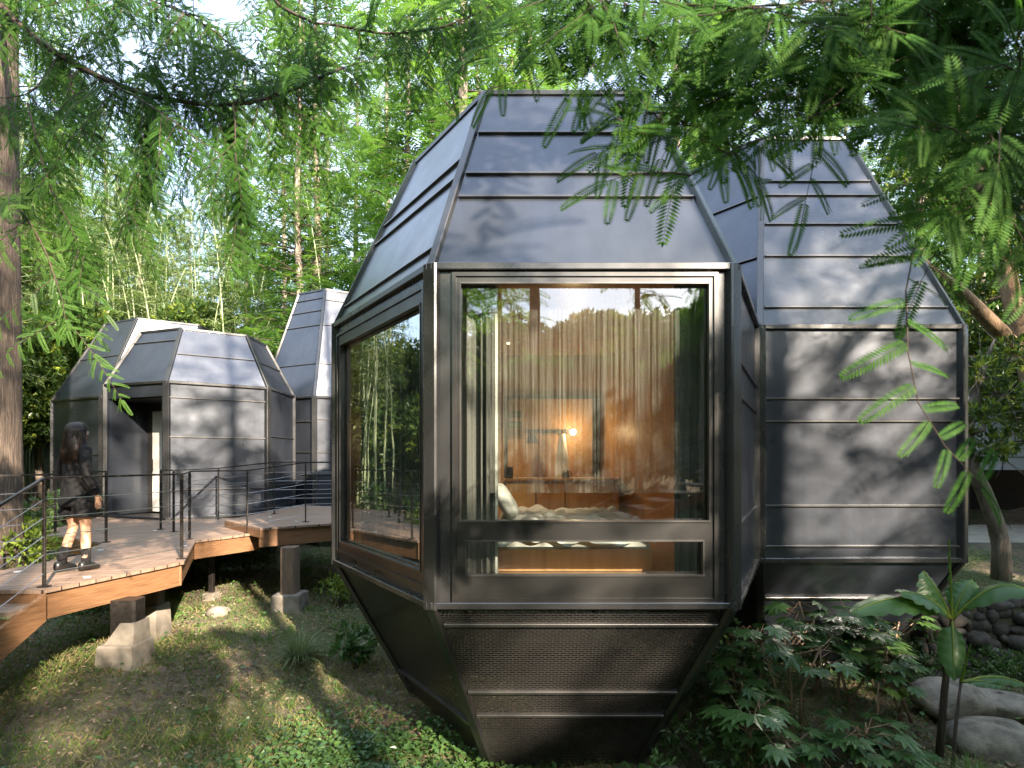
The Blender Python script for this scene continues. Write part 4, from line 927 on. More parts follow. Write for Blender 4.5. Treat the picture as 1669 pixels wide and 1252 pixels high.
for k in range(40):
    a_ = math.pi * rnd.uniform(.95, 2.05); r_ = rnd.uniform(17, 34)
    if abs(math.degrees(a_) - 304) < 26: continue
    put(protos[k % 3], r_ * math.cos(a_), r_ * math.sin(a_), None, rnd.uniform(.8, 1.05), lb, g_b)
for k in range(16):
    a_ = math.radians(142 + 4.2 * k); r_ = rnd.uniform(17, 23); q_ = put(ev[k % 2], r_ * math.cos(a_), r_ * math.sin(a_), None, rnd.uniform(1.3, 1.9), 'evergreen behind the camera, mirrored in the window glass', 'evergreens mirrored in the windows'); q_.location.z -= 1.5
for x, y in ((9, -16), (5, -18), (13, -17), (0, -17), (-5, -16), (-9, -15), (17, -11), (-15, -9), (-16, -1), (20, -5), (19, 2)):
    put(ev[rnd.randrange(2)], x, y, None, 1.1, 'evergreen behind the camera, mirrored in the window glass', 'evergreens mirrored in the windows')

# ---- the broad redwood trunk at the left edge, with the long limb over the upper left
lt = thing('dawn_redwood', 'thick reddish redwood trunk at the left edge with a long dark limb overhead', 'tree', (-7.35, 8.1, gz(-7.35, 8.1)))
m = MB(); m.tube([(-7.28, 8.1, gz(-7.35, 8.1) - .3), (-7.27, 8.1, 2.5), (-7.27, 8.1, 5), (-7.28, 8.1, 9), (-7.3, 8.1, 16), (-7.3, 8.1, 22)], [.31, .235, .22, .19, .13, .03], 18); m.build('trunk', M['bark_red'], lt, True)
def limb(root, paths, L, sp, tpl, mat, rr, seed, width=1.0, sub=True, upv=(0, -1, .55), drop=.35, jit=.2, fwd=.45):
    """limbs given as point paths with flat fronds along both sides"""
    rg = np.random.default_rng(seed); wd = MB(); O, X, Sx = [], [], []
    for P, r in paths:
        P = np.array([tuple(p) for p in P]); seg = np.linalg.norm(np.diff(P, axis=0), axis=1); cum = np.concatenate([[0], np.cumsum(seg)])
        tt = np.linspace(0, cum[-1], max(5, int(cum[-1] / .12))); C = np.stack([np.interp(tt, cum, P[:, i]) for i in range(3)], -1)
        for _ in range(2): C[1:-1] = (C[:-2] + C[1:-1] * 2 + C[2:]) / 4
        C[1:-1] += rg.normal(0, .004, C[1:-1].shape)
        wd.tube([tuple(c) for c in C], list(np.linspace(r, r * .3, len(C))), 6)
        if rr is None: continue
        s = rg.uniform(0, sp); k = 0
        cc = np.concatenate([[0], np.cumsum(np.linalg.norm(np.diff(C, axis=0), axis=1))])
        while s < cc[-1]:
            p = np.array([np.interp(s, cc, C[:, i]) for i in range(3)]); q = np.array([np.interp(min(s + .05, cc[-1]), cc, C[:, i]) for i in range(3)]); f = norm(q - p + 1e-6)
            sd_ = norm(np.cross(f, (0, -1, .25))) * (1 if k % 2 else -1)
            taper = 1 - .35 * (s / cc[-1])
            O.append(p); X.append(sd_ + f * fwd + np.array([0, 0, -drop]) + rg.normal(0, jit, 3)); Sx.append(L * taper * rg.uniform(.75, 1.2)); s += sp * rg.uniform(.7, 1.3); k += 1
        O.append(C[-1]); X.append(norm(C[-1] - C[-2]) + (0, 0, -.1)); Sx.append(L * .8)
    wo = wd.build('limb', M['twig'], root, True)
    if O:
        O, X = np.array(O), np.array(X); up = np.array(upv) + rg.normal(0, .2, X.shape); m = MB(); m.quads(place(tpl, O, X, up, Sx))
        # leaf stalks
        st = MB(); xn = norm(X)
        for o_, x_, s_ in list(zip(O, xn, Sx))[:1500]: st.tube([tuple(o_), tuple(o_ + x_ * s_ * .5 - (0, 0, .04 * s_)), tuple(o_ + x_ * s_ * .95 - (0, 0, .15 * s_))], [.0016 * width, .0012 * width, .0006 * width], 3)
        m.build('needle_fronds', M[mat], root); st.build('frond_stalks', M['leaf_near'], root)
def px_path(pts): return [at(*p) for p in pts]
def subtwigs(main, n, seed, rng_len, dirs, r=.006):
    rg = np.random.default_rng(seed); P = np.array([tuple(p) for p in main]); out = []
    for k in range(n):
        u = rg.uniform(.05, 1) * (len(P) - 1); i = min(int(u), len(P) - 2); p = P[i] + (P[i + 1] - P[i]) * (u - i); d = np.array(dirs[k % len(dirs)], float) + rg.normal(0, .28, 3); d = norm(d); L = rg.uniform(*rng_len)
        out.append(([p, p + d * L * .35, p + d * L * .7 + (0, 0, -.06 * L), p + d * L + (0, 0, -.18 * L)], r))
    return out
# upper left limb (about 3 to 5 m away) with drooping sprays
mainL = px_path([(-60, -60, 4.2), (20, 30, 4.0), (95, 92, 3.9), (150, 120, 3.8), (215, 148, 3.75), (290, 168, 3.7), (345, 172, 3.7), (400, 170, 3.7), (470, 150, 3.8), (560, 110, 4.0)])
L2 = px_path([(95, 92, 3.9), (60, 150, 3.8), (40, 168, 3.7), (-30, 155, 3.7)]); L3 = px_path([(45, 168, 3.7), (62, 230, 3.6), (72, 290, 3.55), (100, 340, 3.5), (130, 400, 3.5), (150, 440, 3.5)])
L4 = px_path([(190, 150, 3.75), (175, 215, 3.7), (150, 260, 3.6)]); L5 = px_path([(235, 150, 3.75), (243, 230, 3.7), (240, 280, 3.65)]); L6 = px_path([(380, 170, 3.7), (384, 250, 3.6), (386, 320, 3.6), (385, 370, 3.6)])
L7 = px_path([(180, 135, 3.75), (260, 180, 3.5), (330, 230, 3.4), (370, 260, 3.4)]); L8 = px_path([(110, 95, 3.9), (120, 180, 3.7), (200, 300, 3.6), (210, 350, 3.6)])
limb(lt, [(mainL, .028), ([(-7.3, 8.1, 9.5)] + [mainL[0]], .05)], .2, .1, TP_MID, 'leaf_near', None, 1)
paths = [(q, .006) for q in (L2, L3, L4, L5, L6, L7, L8)]
paths += subtwigs(mainL, 150, 5, (.25, .85), [(.15, .1, -1), (-.1, -.2, -1), (.5, .2, -.8), (.1, -.3, .6), (.7, 0, .5), (-.3, .1, .8)], .003)
for q, s in ((L3, 6), (L6, 7), (L7, 8), (L8, 9), (L5, 10), (L2, 12)): paths += subtwigs(q, 12, s, (.2, .5), [(.5, 0, -.9), (-.5, 0, -.9), (.2, -.3, -1)], .003)
limb(lt, paths, .115, .032, TP_SOLID, 'leaf_near', 1, 2, 1.2)
mainM = px_path([(380, -90, 4.6), (430, -20, 4.4), (480, 30, 4.3), (560, 45, 4.2), (650, 60, 4.2), (740, 40, 4.2), (800, 10, 4.2)])
pathsM = [(mainM, .016)] + subtwigs(mainM, 56, 15, (.2, .6), [(.2, .1, -.9), (-.2, -.2, -.9), (.7, .2, .2), (.2, -.2, .6)], .003)
limb(lt, pathsM, .13, .036, TP_SOLID, 'leaf_near', 1, 16, 1.2)
mainU = px_path([(-120, -140, 4.4), (40, -60, 4.2), (170, -20, 4.1), (280, 10, 4.0), (360, 55, 4.0), (400, 100, 4.0)])
limb(lt, [(mainU, .014)] + subtwigs(mainU, 80, 25, (.25, .8), [(.15, .1, -1), (-.3, -.2, -.9), (.6, .2, -.5), (.5, 0, .4), (-.5, .1, -.3)], .003), .12, .034, TP_SOLID, 'leaf_near', 1, 26, 1.2)
m0 = px_path([(-80, 330, 3.8), (20, 320, 3.6), (60, 375, 3.5), (90, 440, 3.5), (105, 520, 3.5)])
limb(lt, [(m0, .01)] + subtwigs(m0, 20, 21, (.25, .6), [(.6, 0, -.7), (-.6, 0, -.6), (.5, -.3, .1)], .003), .12, .036, TP_SOLID, 'leaf_rw', 1, 22, 1.2)
# near tree out of frame on the right whose branches hang in front of the lens
nr = thing('dawn_redwood', 'redwood just outside the right edge whose blurred fronds hang in front of the cabins', 'tree', (4.5, .7, gz(4.5, .7)))
m = MB(); m.tube([(4.5, .7, gz(4.5, .7) - .3), (4.52, .7, 4), (4.5, .75, 9), (4.5, .8, 18)], [.24, .2, .15, .05], 14); m.build('trunk', M['bark_red'], nr, True)
a1 = px_path([(1900, -240, 1.7), (1669, -5, 1.55), (1600, 62, 1.5), (1545, 98, 1.5)]); limb(nr, [([(4.5, .7, 5.2)] + a1, .012)], .1, .1, TP_MID, 'leaf_near', None, 31)
h1 = px_path([(1545, 98, 1.5), (1536, 150, 1.45), (1520, 230, 1.4), (1498, 310, 1.38), (1484, 400, 1.36), (1478, 470, 1.35), (1468, 540, 1.34), (1463, 600, 1.33), (1472, 660, 1.32), (1500, 720, 1.32), (1560, 760, 1.34), (1600, 790, 1.36)])
h2 = px_path([(1545, 98, 1.5), (1450, 108, 1.5), (1370, 116, 1.55), (1300, 124, 1.6), (1180, 148, 1.65), (1100, 190, 1.65), (1040, 235, 1.65)])
h3 = px_path([(1540, 102, 1.5), (1440, 135, 1.5), (1360, 165, 1.5), (1300, 198, 1.5), (1240, 228, 1.5), (1170, 262, 1.5), (1120, 290, 1.5)])
h4 = px_path([(1400, 122, 1.5), (1340, 170, 1.45), (1310, 200, 1.42)])
limb(nr, [(h1[1:], .0028)], .17, .046, TP_NEAR, 'leaf_near', 1, 32, .9, drop=.22, jit=.10, fwd=.12)
limb(nr, [(h1[:3], .005), (h2, .005), (h3, .005), (h4, .003)], .15, .06, TP_NEAR, 'leaf_near', 1, 33, .9, drop=.5, jit=.16)
paths = []
for q, n, s in ((h2, 38, 41), (h3, 5, 42), (a1[1:], 36, 43)): paths += subtwigs(q, n, s, (.12, .34), [(-.7, 0, .6), (-.8, .1, .1), (.3, 0, .7), (-.2, -.2, .8), (.6, .2, .2), (-.5, 0, -.35)], .0025)
mM = px_path([(1700, -60, 1.5), (1560, -30, 1.5), (1400, 0, 1.5), (1250, 15, 1.55), (1130, 10, 1.6), (1010, 10, 1.6), (930, -20, 1.6)]); paths += [(mM, .004)] + subtwigs(mM, 66, 44, (.12, .36), [(-.6, 0, -.15), (-.3, .1, -.4), (.4, -.1, -.3), (-.6, 0, .3)], .0025)
mR = px_path([(1720, 60, 1.3), (1640, 160, 1.3), (1600, 260, 1.3), (1625, 350, 1.3)]); paths += [(mR, .004)] + subtwigs(mR, 26, 45, (.10, .26), [(.6, 0, -.5), (-.6, .1, -.5), (-.5, -.1, .3)], .0025)
limb(nr, paths, .17, .045, TP_NEAR, 'leaf_near', 1, 46, .9)

# unseen boughs added to this tree to shade the fronds near the lens
for q, L_, r_, sd_ in (([(4.5, .7, 6.2), (3.4, .1, 5.6), (2.5, -.3, 5.2), (1.6, -.5, 5.0), (.9, -.6, 4.9)], (.5, 1.1), .02, 61), ([(4.5, .7, 9.0), (2.6, 1.0, 8.3), (1.0, 1.2, 7.6), (-.5, 1.4, 7.1), (-2.2, 1.7, 6.7), (-3.2, 2.0, 6.5)], (.5, 1.2), .03, 62)):
    Pq = [Vector(v) for v in q]; limb(nr, [(Pq, r_)] + subtwigs(Pq, 34 if sd_ == 61 else 62, sd_, L_, [(-.6, .6, -.1), (-.5, -.7, .1), (-.3, .8, .3), (-.6, -.4, -.3)], .006), .26, .075, TP_MID, 'leaf_near', 1, sd_ + 9, 1)

# ---- right side: leaning magnolia trunks, evergreen foliage, pale building
def path_tree(label, path, rads, cent, seed, bark, n=420, fy=.2, extra=()):
    b = path[0]; root = thing('magnolia_tree', label, 'tree', (b.x, b.y, gz(b.x, b.y)))
    m = MB(); P = [Vector((b.x, b.y, gz(b.x, b.y) - .3))] + path
    m.tube(P, [rads[0] * 1.2] + rads, 12); m.build('trunk', M[bark], root, True)
    for e, er in extra: q = MB(); q.tube(e, er, 8); q.build('branch', M[bark], root, True)
    rg = np.random.default_rng(seed); C = [tuple(at(c[0], c[1], c[2])) for c in cent]; R_ = [c[3] for c in cent]
    br = MB(); T = np.array([tuple(p) for p in path] + [tuple(p) for e, _ in extra for p in e])
    for c in C:
        s = T[np.argmin(np.linalg.norm(T - np.array(c), axis=1))]; mid = (s + c) / 2 + rg.normal(0, .15, 3); br.tube([tuple(s), tuple(mid), c], [.04, .025, .01], 5)
        for q in range(9): e = np.array(c) + norm(rg.normal(0, 1, 3)) * .7; br.tube([c, tuple(e)], [.012, .004], 3)
    br.build('branches', M[bark], root, True)
    m = MB(); m.quads(blob_leaves(rg, C, R_, n, (.1, .17), (.034, .058))); m.build('crown', M['leaf_dark'], root)
    m = MB(); m.quads(blob_leaves(rg, C, [r * 1.05 for r in R_], n * fy, (.1, .17), (.034, .058))); m.build('young_shoots', M['leaf_yel'], root)
path_tree('leaning tan-barked tree at the right edge with a lit curving trunk', px_path([(1720, 880, 11), (1700, 700, 11), (1665, 560, 10.8), (1648, 480, 10.6), (1628, 390, 10.5), (1603, 300, 10.4), (1560, 200, 10.4), (1540, 90, 10.4)]), [.19, .17, .155, .15, .14, .125, .10, .05],
    [(1560, 330, 11.2, .9), (1610, 430, 11.6, 1.0), (1660, 330, 11, .9), (1480, 300, 11.6, .8), (1560, 220, 11.2, .9), (1640, 210, 11, .9), (1500, 200, 12, .9), (1690, 460, 11.6, .9), (1570, 500, 12, .8), (1540, 120, 12, .9), (1640, 90, 11.5, 1.0)], 81, 'bark_tan', 330, .2,
    extra=[(px_path([(1660, 575, 10.8), (1630, 540, 10.4), (1590, 500, 10.1), (1560, 470, 9.9), (1515, 440, 9.7), (1480, 400, 9.8)]), [.14, .13, .115, .1, .085, .05])])
path_tree('shorter grey-barked tree leaning left beside the right cabin, bright young leaves', px_path([(1632, 890, 9.8), (1622, 850, 9.7), (1603, 800, 9.6), (1585, 760, 9.5), (1575, 710, 9.5), (1590, 640, 9.6), (1610, 580, 9.7)]), [.135, .125, .115, .10, .09, .07, .04],
    [(1600, 610, 9.6, .36), (1640, 650, 9.4, .36), (1600, 680, 9.3, .32), (1650, 580, 9.8, .4), (1610, 730, 9.3, .26), (1655, 720, 9.5, .25), (1690, 680, 9.6, .4)], 82, 'bark_grey', 520, .5)
bl = thing('service_building', 'pale building with a dark open ground floor glimpsed beyond the right cabin', 'building', (15, 15.5, gz(15, 15.5)))
q = MB(); x0, x1 = at(1490, 0, 15.5).x, at(2300, 0, 15.5).x; z1, zm, zb = at(0, 600, 15.5).z, at(0, 766, 15.5).z, at(0, 868, 15.5).z
q.box(((x0 + x1) / 2, 16.5, (z1 + zm) / 2), (x1 - x0, 2.0, z1 - zm)); q.build('upper_wall', M['facade'], bl)
q = MB()
for z in np.arange(zm + .35, z1, .38): q.box(((x0 + x1) / 2, 15.49, z), (x1 - x0, .03, .012))
for x in np.arange(x0, x1, 1.2): q.box((x, 15.489, (z1 + zm) / 2), (.012, .03, z1 - zm))
q.build('wall_joints', M['steel'], bl)
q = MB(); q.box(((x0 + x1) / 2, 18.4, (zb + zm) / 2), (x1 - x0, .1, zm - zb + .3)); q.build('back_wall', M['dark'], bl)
q = MB(); q.box((at(1590, 0, 15.6).x, 16.6, (zb + zm) / 2), (.9, .1, zm - zb)); q.box((at(1560, 0, 15.6).x, 16.4, (zb + zm) / 2), (.4, .1, zm - zb)); q.build('timber_screen', M['wood_in'], bl)
for k, x in enumerate((1574, 1700, 1900)): q = MB(); p = at(x, 0, 15.6); q.box((p.x, 15.62, (zb + zm) / 2 - .05), (.16, .16, zm - zb + .1)); q.build('column', M['steel'], bl)
q = MB(); q.box(((x0 + x1) / 2, 15.9, z1 + .06), (x1 - x0 + .4, 3.4, .1)); q.build('roof', M['steel'], bl)
q = MB(); p = at(1560, 0, 13); q.box((p.x + 6, 14.0, at(0, 888, 12.3).z - .1), (13, 3.4, .3)); tag(q.build('stone_terrace', M['paving']), kind='structure')

# ---- stone retaining wall: stones as one rubble wall
sw_ = thing('stone_retaining_wall', 'dark rubble stone retaining wall at the right behind the banana plant', 'stone wall', (6.9, 7.9, ZC - 2.97))
rg = np.random.default_rng(5); m = MB()
def rock_mesh(m, c, s, rg, n=10, k=7, rz=0.):
    rr = []; ph = rg.random(6) * 6.28
    for i in range(k):
        th = -math.pi / 2 + math.pi * i / (k - 1); rg_ = []
        for j in range(n):
            a = 2 * math.pi * j / n; f = 1 + .10 * math.sin(3 * a + ph[0] + i * .5) + .08 * math.sin(2 * a + ph[1]) * math.cos(th * 2 + ph[2])
            cu = lambda v: math.copysign(abs(v) ** .75, v)
            x, y, z = s[0] * f * cu(math.cos(th)) * cu(math.cos(a)), s[1] * f * cu(math.cos(th)) * cu(math.sin(a)), s[2] * math.sin(th) * (1 + .06 * math.sin(a * 2 + ph[3]))
            rg_.append((c[0] + x * math.cos(rz) - y * math.sin(rz), c[1] + x * math.sin(rz) + y * math.cos(rz), c[2] + z))
        rr.append(rg_)
    m.loft(rr)
for row in range(7):
    x = 5.6
    while x < 11:
        w_ = rg.uniform(.1, .36); y = 7.84 + row * .03; rock_mesh(m, (x + w_ / 2, y + rg.normal(0, .035), ZC - 2.95 + row * .15 + rg.normal(0, .035)), (w_ * .55, .14, rg.uniform(.07, .12)), rg, rz=0.); x += w_
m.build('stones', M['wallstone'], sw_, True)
m = MB(); m.box((8.3, 8.1, ZC - 2.55), (5.4, .3, .95)); m.build('wall_core', M['soil'], sw_)
for px, py, d, s, rz, lab in ((1548, 1140, 5.9, (.34, .3, .2), .3, 'leftmost pale boulder behind the banana stems'), (1628, 1150, 6.0, (.33, .26, .14), -.3, 'flat grey boulder at the upper right of the three'), (1622, 1212, 5.35, (.44, .3, .2), -.35, 'largest pale boulder at the bottom right corner')):
    p = at(px, py, d); m = MB(); rock_mesh(m, tuple(p), s, rg, 26, 17, rz); tag(m.build('boulder', M['rock'], None, True), lab, 'boulder', 'boulders at the lower right')
# small field stones near the funnel
for px, py, s, lab in ((698, 1205, .09, 'small tan stone left of the funnel foot'), (1085, 1235, .13, 'pale stone right of the funnel foot at the bottom edge'), (355, 978, .12, 'stone lying in the shade under the walkway')):
    d = 5.2 if px != 355 else 8.6; p = at(px, py, d); m = MB(); rock_mesh(m, (p.x, p.y, gz(p.x, p.y) + s * .4), (s * 1.4, s, s * .8), rg, 14, 9, .4); tag(m.build('field_stone', M['rock'], None, True), lab, 'stone')

# ---- shrubs and plants
def palmate(n, rg, c, heading, tilt, size, lobes=7):
    """one hand-shaped leaf of pointed lobes -> quads"""
    hx = np.array([math.cos(heading) * math.cos(tilt), math.sin(heading) * math.cos(tilt), math.sin(tilt)]); sdv = norm(np.cross(hx, (0, 0, 1.))); up = np.cross(sdv, hx); out = []
    for l in range(lobes):
        a = (l - (lobes - 1) / 2) * (2.15 * 2 / lobes); d = hx * math.cos(a) + sdv * math.sin(a) - up * .18; L = size * (1 - .055 * abs(l - (lobes - 1) / 2) ** 1.5)
        q = leafq(np.array([c]), np.array([d]), np.array([up]), [L], [size * .36], .03)[0]; out.append(q)
        out.append(leafq(np.array([c]), np.array([d]), np.array([up]), [L * .62], [size * .5], .02)[0] - up * .002)
    return out
def fatsia(label, px, py, d, H, n, seed, size=.22, sp=.35, stems=3, mat='leaf_fat', grp=None):
    rg = np.random.default_rng(seed); b = at(px, py, d); b.z = gz(b.x, b.y); root = thing('palmate_shrub', label, 'shrub', tuple(b), grp); sm = MB(); Q = []
    for s in range(stems):
        a = rg.random() * 6.28; top = Vector((b.x + sp * math.cos(a) * rg.uniform(.3, 1), b.y + sp * math.sin(a) * rg.uniform(.3, 1), b.z + H * rg.uniform(.7, 1.0))); base = Vector((b.x + .08 * s - .08, b.y, b.z - .05))
        sm.tube([base, lerp(base, top, .5) + Vector((rg.normal(0, .05), rg.normal(0, .05), 0)), top], [.016, .012, .009], 6)
        for k in range(n):
            h = rg.random() * 6.28; t = rg.uniform(-.1, .7); L = rg.uniform(.12, .32); e = top + Vector((math.cos(h) * math.cos(t), math.sin(h) * math.cos(t), math.sin(t) * .8)) * L - Vector((0, 0, rg.random() * .22))
            sm.tube([top - Vector((0, 0, rg.random() * .2)), e], [.005, .0035], 4); Q += palmate(1, rg, np.array(e), h, rg.uniform(-.5, .1), size * rg.uniform(.6, 1.05), 7 if rg.random() < .7 else 9)
    sm.build('stems', M['bark_tan'], root, True); m = MB(); m.quads(np.array(Q)); m.build('leaves', M[mat], root)
for a in (('palmate shrub rising highest against the dark skirt, nearest the wire fence', 1330, 1110, 6.1, 1.0, 13, 21, .2), ('bushy palmate shrub left of the banana stem', 1475, 1150, 5.7, .75, 12, 22, .19), ('low palmate shrub under the wire fence', 1215, 1160, 5.6, .6, 10, 23, .17), ('pale-lit palmate shrub just right of the funnel, third row of leaves from the wire fence', 1290, 1170, 5.5, 1.0, 11, 1, .2), ('dark palmate shrub with long bare stems at the bottom, nearest the funnel', 1230, 1225, 5.0, .75, 12, 2, .2),
    ('tall palmate shrub in the middle right against the dark skirt', 1375, 1150, 5.9, 1.1, 13, 3, .2), ('palmate shrub spreading in front of the boulders', 1395, 1215, 5.1, .6, 11, 4, .19), ('lowest palmate shrub with a big leaf at the bottom centre right', 1330, 1245, 4.8, .45, 8, 5, .2),
    ('palmate shrub close under the right cabin skirt', 1440, 1120, 6.4, .9, 11, 6, .19)): fatsia(*a)
fatsia('yellow-green palmate seedling between the dark shrubs', 1420, 1150, 5.5, .55, 5, 9, .22, .1, 1, 'leaf_yel')
fatsia('small palmate plant at the bottom edge right of the funnel', 1272, 1262, 4.7, .12, 5, 10, .16, .05, 1)
# banana plants
def banana(label, px, pyb, pyt, d, leaves, r, grp):
    b = at(px, pyb, d); tp = at(px + (22 if r > .03 else 14), pyt, d); root = thing('banana_plant', label, 'plant', (b.x, b.y, gz(b.x, b.y)), grp); m = MB()
    b.z = gz(b.x, b.y) - .05; m.tube([b, lerp(b, tp, .5) + Vector((-.01, 0, 0)), tp], [r, r * .85, r * .6], 12); m.build('stem', M['bark_grey'] if False else M['bark_red'], root, True)
    for (tx, ty, td, w_, sag) in leaves:
        e = at(tx, ty, td); n = 22; C = []
        for i in range(n + 1):
            s = i / n; p = lerp(tp, e, s) + Vector((0, 0, sag * math.sin(math.pi * min(1, s * 1.0)) )); C.append(p)
        q = MB(); vs = []; fs = []; K = 8; sx = (e - tp).normalized().cross(Vector((0, -.35, 1))).normalized(); up = sx.cross((e - tp).normalized())
        if up.z < 0: up = -up
        for i, p in enumerate(C):
            s = i / n; wd = w_ * (max(0, math.sin(math.pi * min(1, max(0, s - .16) / .84) ** .8)) ** .6) * (1 + .05 * math.sin(i * 2.3)); wd = max(wd, .012)
            for k in range(K + 1):
                t = (k / K - .5) * 2; vs.append(tuple(p + sx * t * wd * .5 - up * (.22 * wd * t * t) + up * .012 * math.sin(i * 1.9 + t * 4) * abs(t)))
        fs = [(i * (K + 1) + k, i * (K + 1) + k + 1, (i + 1) * (K + 1) + k + 1, (i + 1) * (K + 1) + k) for i in range(n) for k in range(K) if not (rgb.random() < .025 and k in (0, K - 1))]
        q.add(vs, fs); lf = q.build('leaf', M['leaf_ban'], root, True); md = MB(); md.tube(C, list(np.linspace(.014, .003, len(C))), 6); md.build('midrib', M['leaf_yel'], lf, True)
rgb = random.Random(2)
banana('tall banana plant with dark stem and broad leaves at the lower right', 1530, 1195, 1010, 5.2, [(1385, 1000, 4.8, .30, .16), (1505, 930, 5.3, .38, .03), (1585, 945, 5.3, .24, .06), (1705, 975, 4.9, .26, .2), (1465, 965, 4.9, .30, .08), (1555, 1110, 5.0, .22, .05), (1547, 880, 5.2, .03, 0)], .034, 'banana plants')
banana('young banana plant with yellow-green stem right of the tall one', 1552, 1215, 1112, 5.0, [(1640, 1120, 4.9, .11, .03), (1700, 1130, 4.9, .12, .09), (1582, 1050, 4.9, .02, 0)], .017, 'banana plants')
# feathery seedlings and shrubs round the funnel
def bush(label, px, py, d, r, n, mat, seed, L=(.05, .09), W=(.02, .035), H=None, dx=0):
    rg = np.random.default_rng(seed); b = at(px, py, d); z0 = gz(b.x, b.y); H = H or r; root = thing('leafy_bush', label, 'bush', (b.x, b.y, z0)); C = []; R_ = []; st = MB()
    for k in range(9):
        c = (b.x + rg.normal(0, r * .5), b.y + rg.normal(0, r * .4), z0 + H * rg.uniform(.35, 1)); C.append(c); R_.append(r * rg.uniform(.3, .5)); st.tube([(b.x, b.y, z0 - .05), ((b.x + c[0]) / 2 + .03, (b.y + c[1]) / 2, (z0 + c[2]) / 2), c], [.008, .006, .003], 4)
    st.build('stems', M['twig'], root); m = MB(); m.quads(blob_leaves(rg, C, R_, n, L, W)); m.build('leaves', M[mat], root)
bush('sunlit yellow-green seedling in front of the funnel foot', 830, 1225, 4.75, .20, 900, 'leaf_yel', 1, H=.24)
bush('green creeper hanging before the right side of the funnel', 1060, 1200, 4.8, .24, 800, 'leaf_fat', 2, H=.42)
bush('dark sprig left of the funnel foot', 775, 1240, 4.7, .14, 900, 'leaf_dark', 3, H=.15)
bush('bushy plant right of the funnel at the lower edge', 1150, 1215, 5.2, .34, 600, 'leaf_dark', 4, H=.5)
bush('pale broad-leaved plant left of the funnel top', 578, 1010, 7.2, .26, 500, 'leaf_fat', 5, (.1, .17), (.05, .08), H=.42)
bush('green bush under the edge of the upper platform', 552, 958, 9.4, .4, 500, 'leaf_yel', 6, H=.45)
bush('sunlit bush below the railing at the left edge', 45, 880, 8.4, .8, 420, 'leaf_yel', 7, (.08, .14), (.03, .05), H=1.1)
bush('tall shadowed bush beside the redwood trunk', 40, 830, 10.2, .9, 420, 'leaf_dark', 8, (.08, .14), (.03, .05), H=1.4)
bush('low orange-flecked bush by the wire fence', 1215, 1120, 5.9, .4, 520, 'leaf_dark', 9, H=.5)
bush('green bush at the foot of the grey-barked tree', 1500, 985, 8.6, .5, 520, 'leaf_fat', 10, H=.45)
bush('dark bush in the gully beside the stone wall', 1490, 1060, 7.2, .5, 520, 'leaf_dark', 12, H=.55)
bush('dark undergrowth beneath the doorway cabin', 400, 965, 11.2, .8, 420, 'leaf_dark', 14, H=.55)
bush('dark undergrowth beneath the middle of the walkway', 300, 960, 10.6, .7, 420, 'leaf_dark', 15, H=.5)
bush('trailing plant spilling over the stone wall near the banana', 1600, 985, 7.75, .45, 520, 'leaf_fat', 16, H=.25)
bush('fern-green plant growing at the foot of the stone wall', 1650, 1105, 7.4, .35, 520, 'leaf_dark', 17, H=.35)
# wire fence fragment
f0, f1 = at(1180, 1045, 6.3), at(1325, 1035, 7.0); t = thing('wire_fence', 'rusty diamond wire fence fragment under the right cabin', 'fence', (f0.x, f0.y, gz(f0.x, f0.y)))
m = MB(); n = 15; hh = .62
for k in range(-7, n + 1):
    for sg in (0, 1):
        u0, u1 = k / n, (k + 7) / n; a_, b_ = (u0, u1) if sg else (u1, u0); z0, z1 = 0., 1.
        def clip(u, z): return u, z
        P0, P1 = np.array([a_, 0.]), np.array([b_, 1.]); ts = [0, 1]
        for lim in (0, 1):
            if (P0[0] - lim) * (P1[0] - lim) < 0: ts.append((lim - P0[0]) / (P1[0] - P0[0]))
        ts = sorted(ts)
        for q0, q1 in zip(ts[:-1], ts[1:]):
            mid = P0 + (P1 - P0) * (q0 + q1) / 2
            if 0 <= mid[0] <= 1:
                A_, B_ = P0 + (P1 - P0) * q0, P0 + (P1 - P0) * q1; pa, pb = lerp(f0, f1, float(A_[0])), lerp(f0, f1, float(B_[0])); pa.z += (float(A_[1]) - .75) * hh; pb.z += (float(B_[1]) - .75) * hh; m.tube([pa, pb], .003, 4)
m.build('wire_mesh', M['bark_tan'], t)
for e in (f0, f1): m = MB(); m.tube([(e.x, e.y, gz(e.x, e.y) - .1), (e.x, e.y, e.z + .2)], .02, 7); m.build('post', M['steel'], t)

# ---- grass, litter, ground cover
def scatter(n, x0, x1, y0, y1, dens): 
    x = RNG.uniform(x0, x1, n); y = RNG.uniform(y0, y1, n); k = dens(x, y) > RNG.random(n); return x[k], y[k]
def patch(x, y, s, a): return .5 + .5 * np.sin(x * s + a + 1.7 * np.sin(y * s * .8)) * np.cos(y * s * 1.1 - a + np.sin(x * s * .6))
def gd(x, y):
    f = np.clip(.55 + .8 * patch(x, y, 1.3, .4), 0, 1) * np.clip((13 - y) / 7, .25, 1)
    return f * np.where(x > 1.6, .35, 1) 
x, y = scatter(210000, -10, 8, 3.6, 15, lambda x, y: gd(x, y) * np.clip(5.5 / y, 0, 1) * (np.abs(x) < y * .98 + .3))
z = gzv(x, y); B = np.stack([x, y, z - .01], -1); a = RNG.random(len(x)) * 6.28; Dr = np.stack([np.cos(a) * .7, np.sin(a) * .7, RNG.uniform(.5, 1.3, len(x))], -1)
m = MB(); m.quads(leafq(B, Dr, RNG.normal(0, 1, B.shape) + (0, -.6, 0), RNG.uniform(.04, .13, len(x)) * (.55 + patch(x, y, 2.3, 2)), .007 + .005 * RNG.random(len(x)), .12)); tag(m.build('grass', M['grass']), kind='stuff')
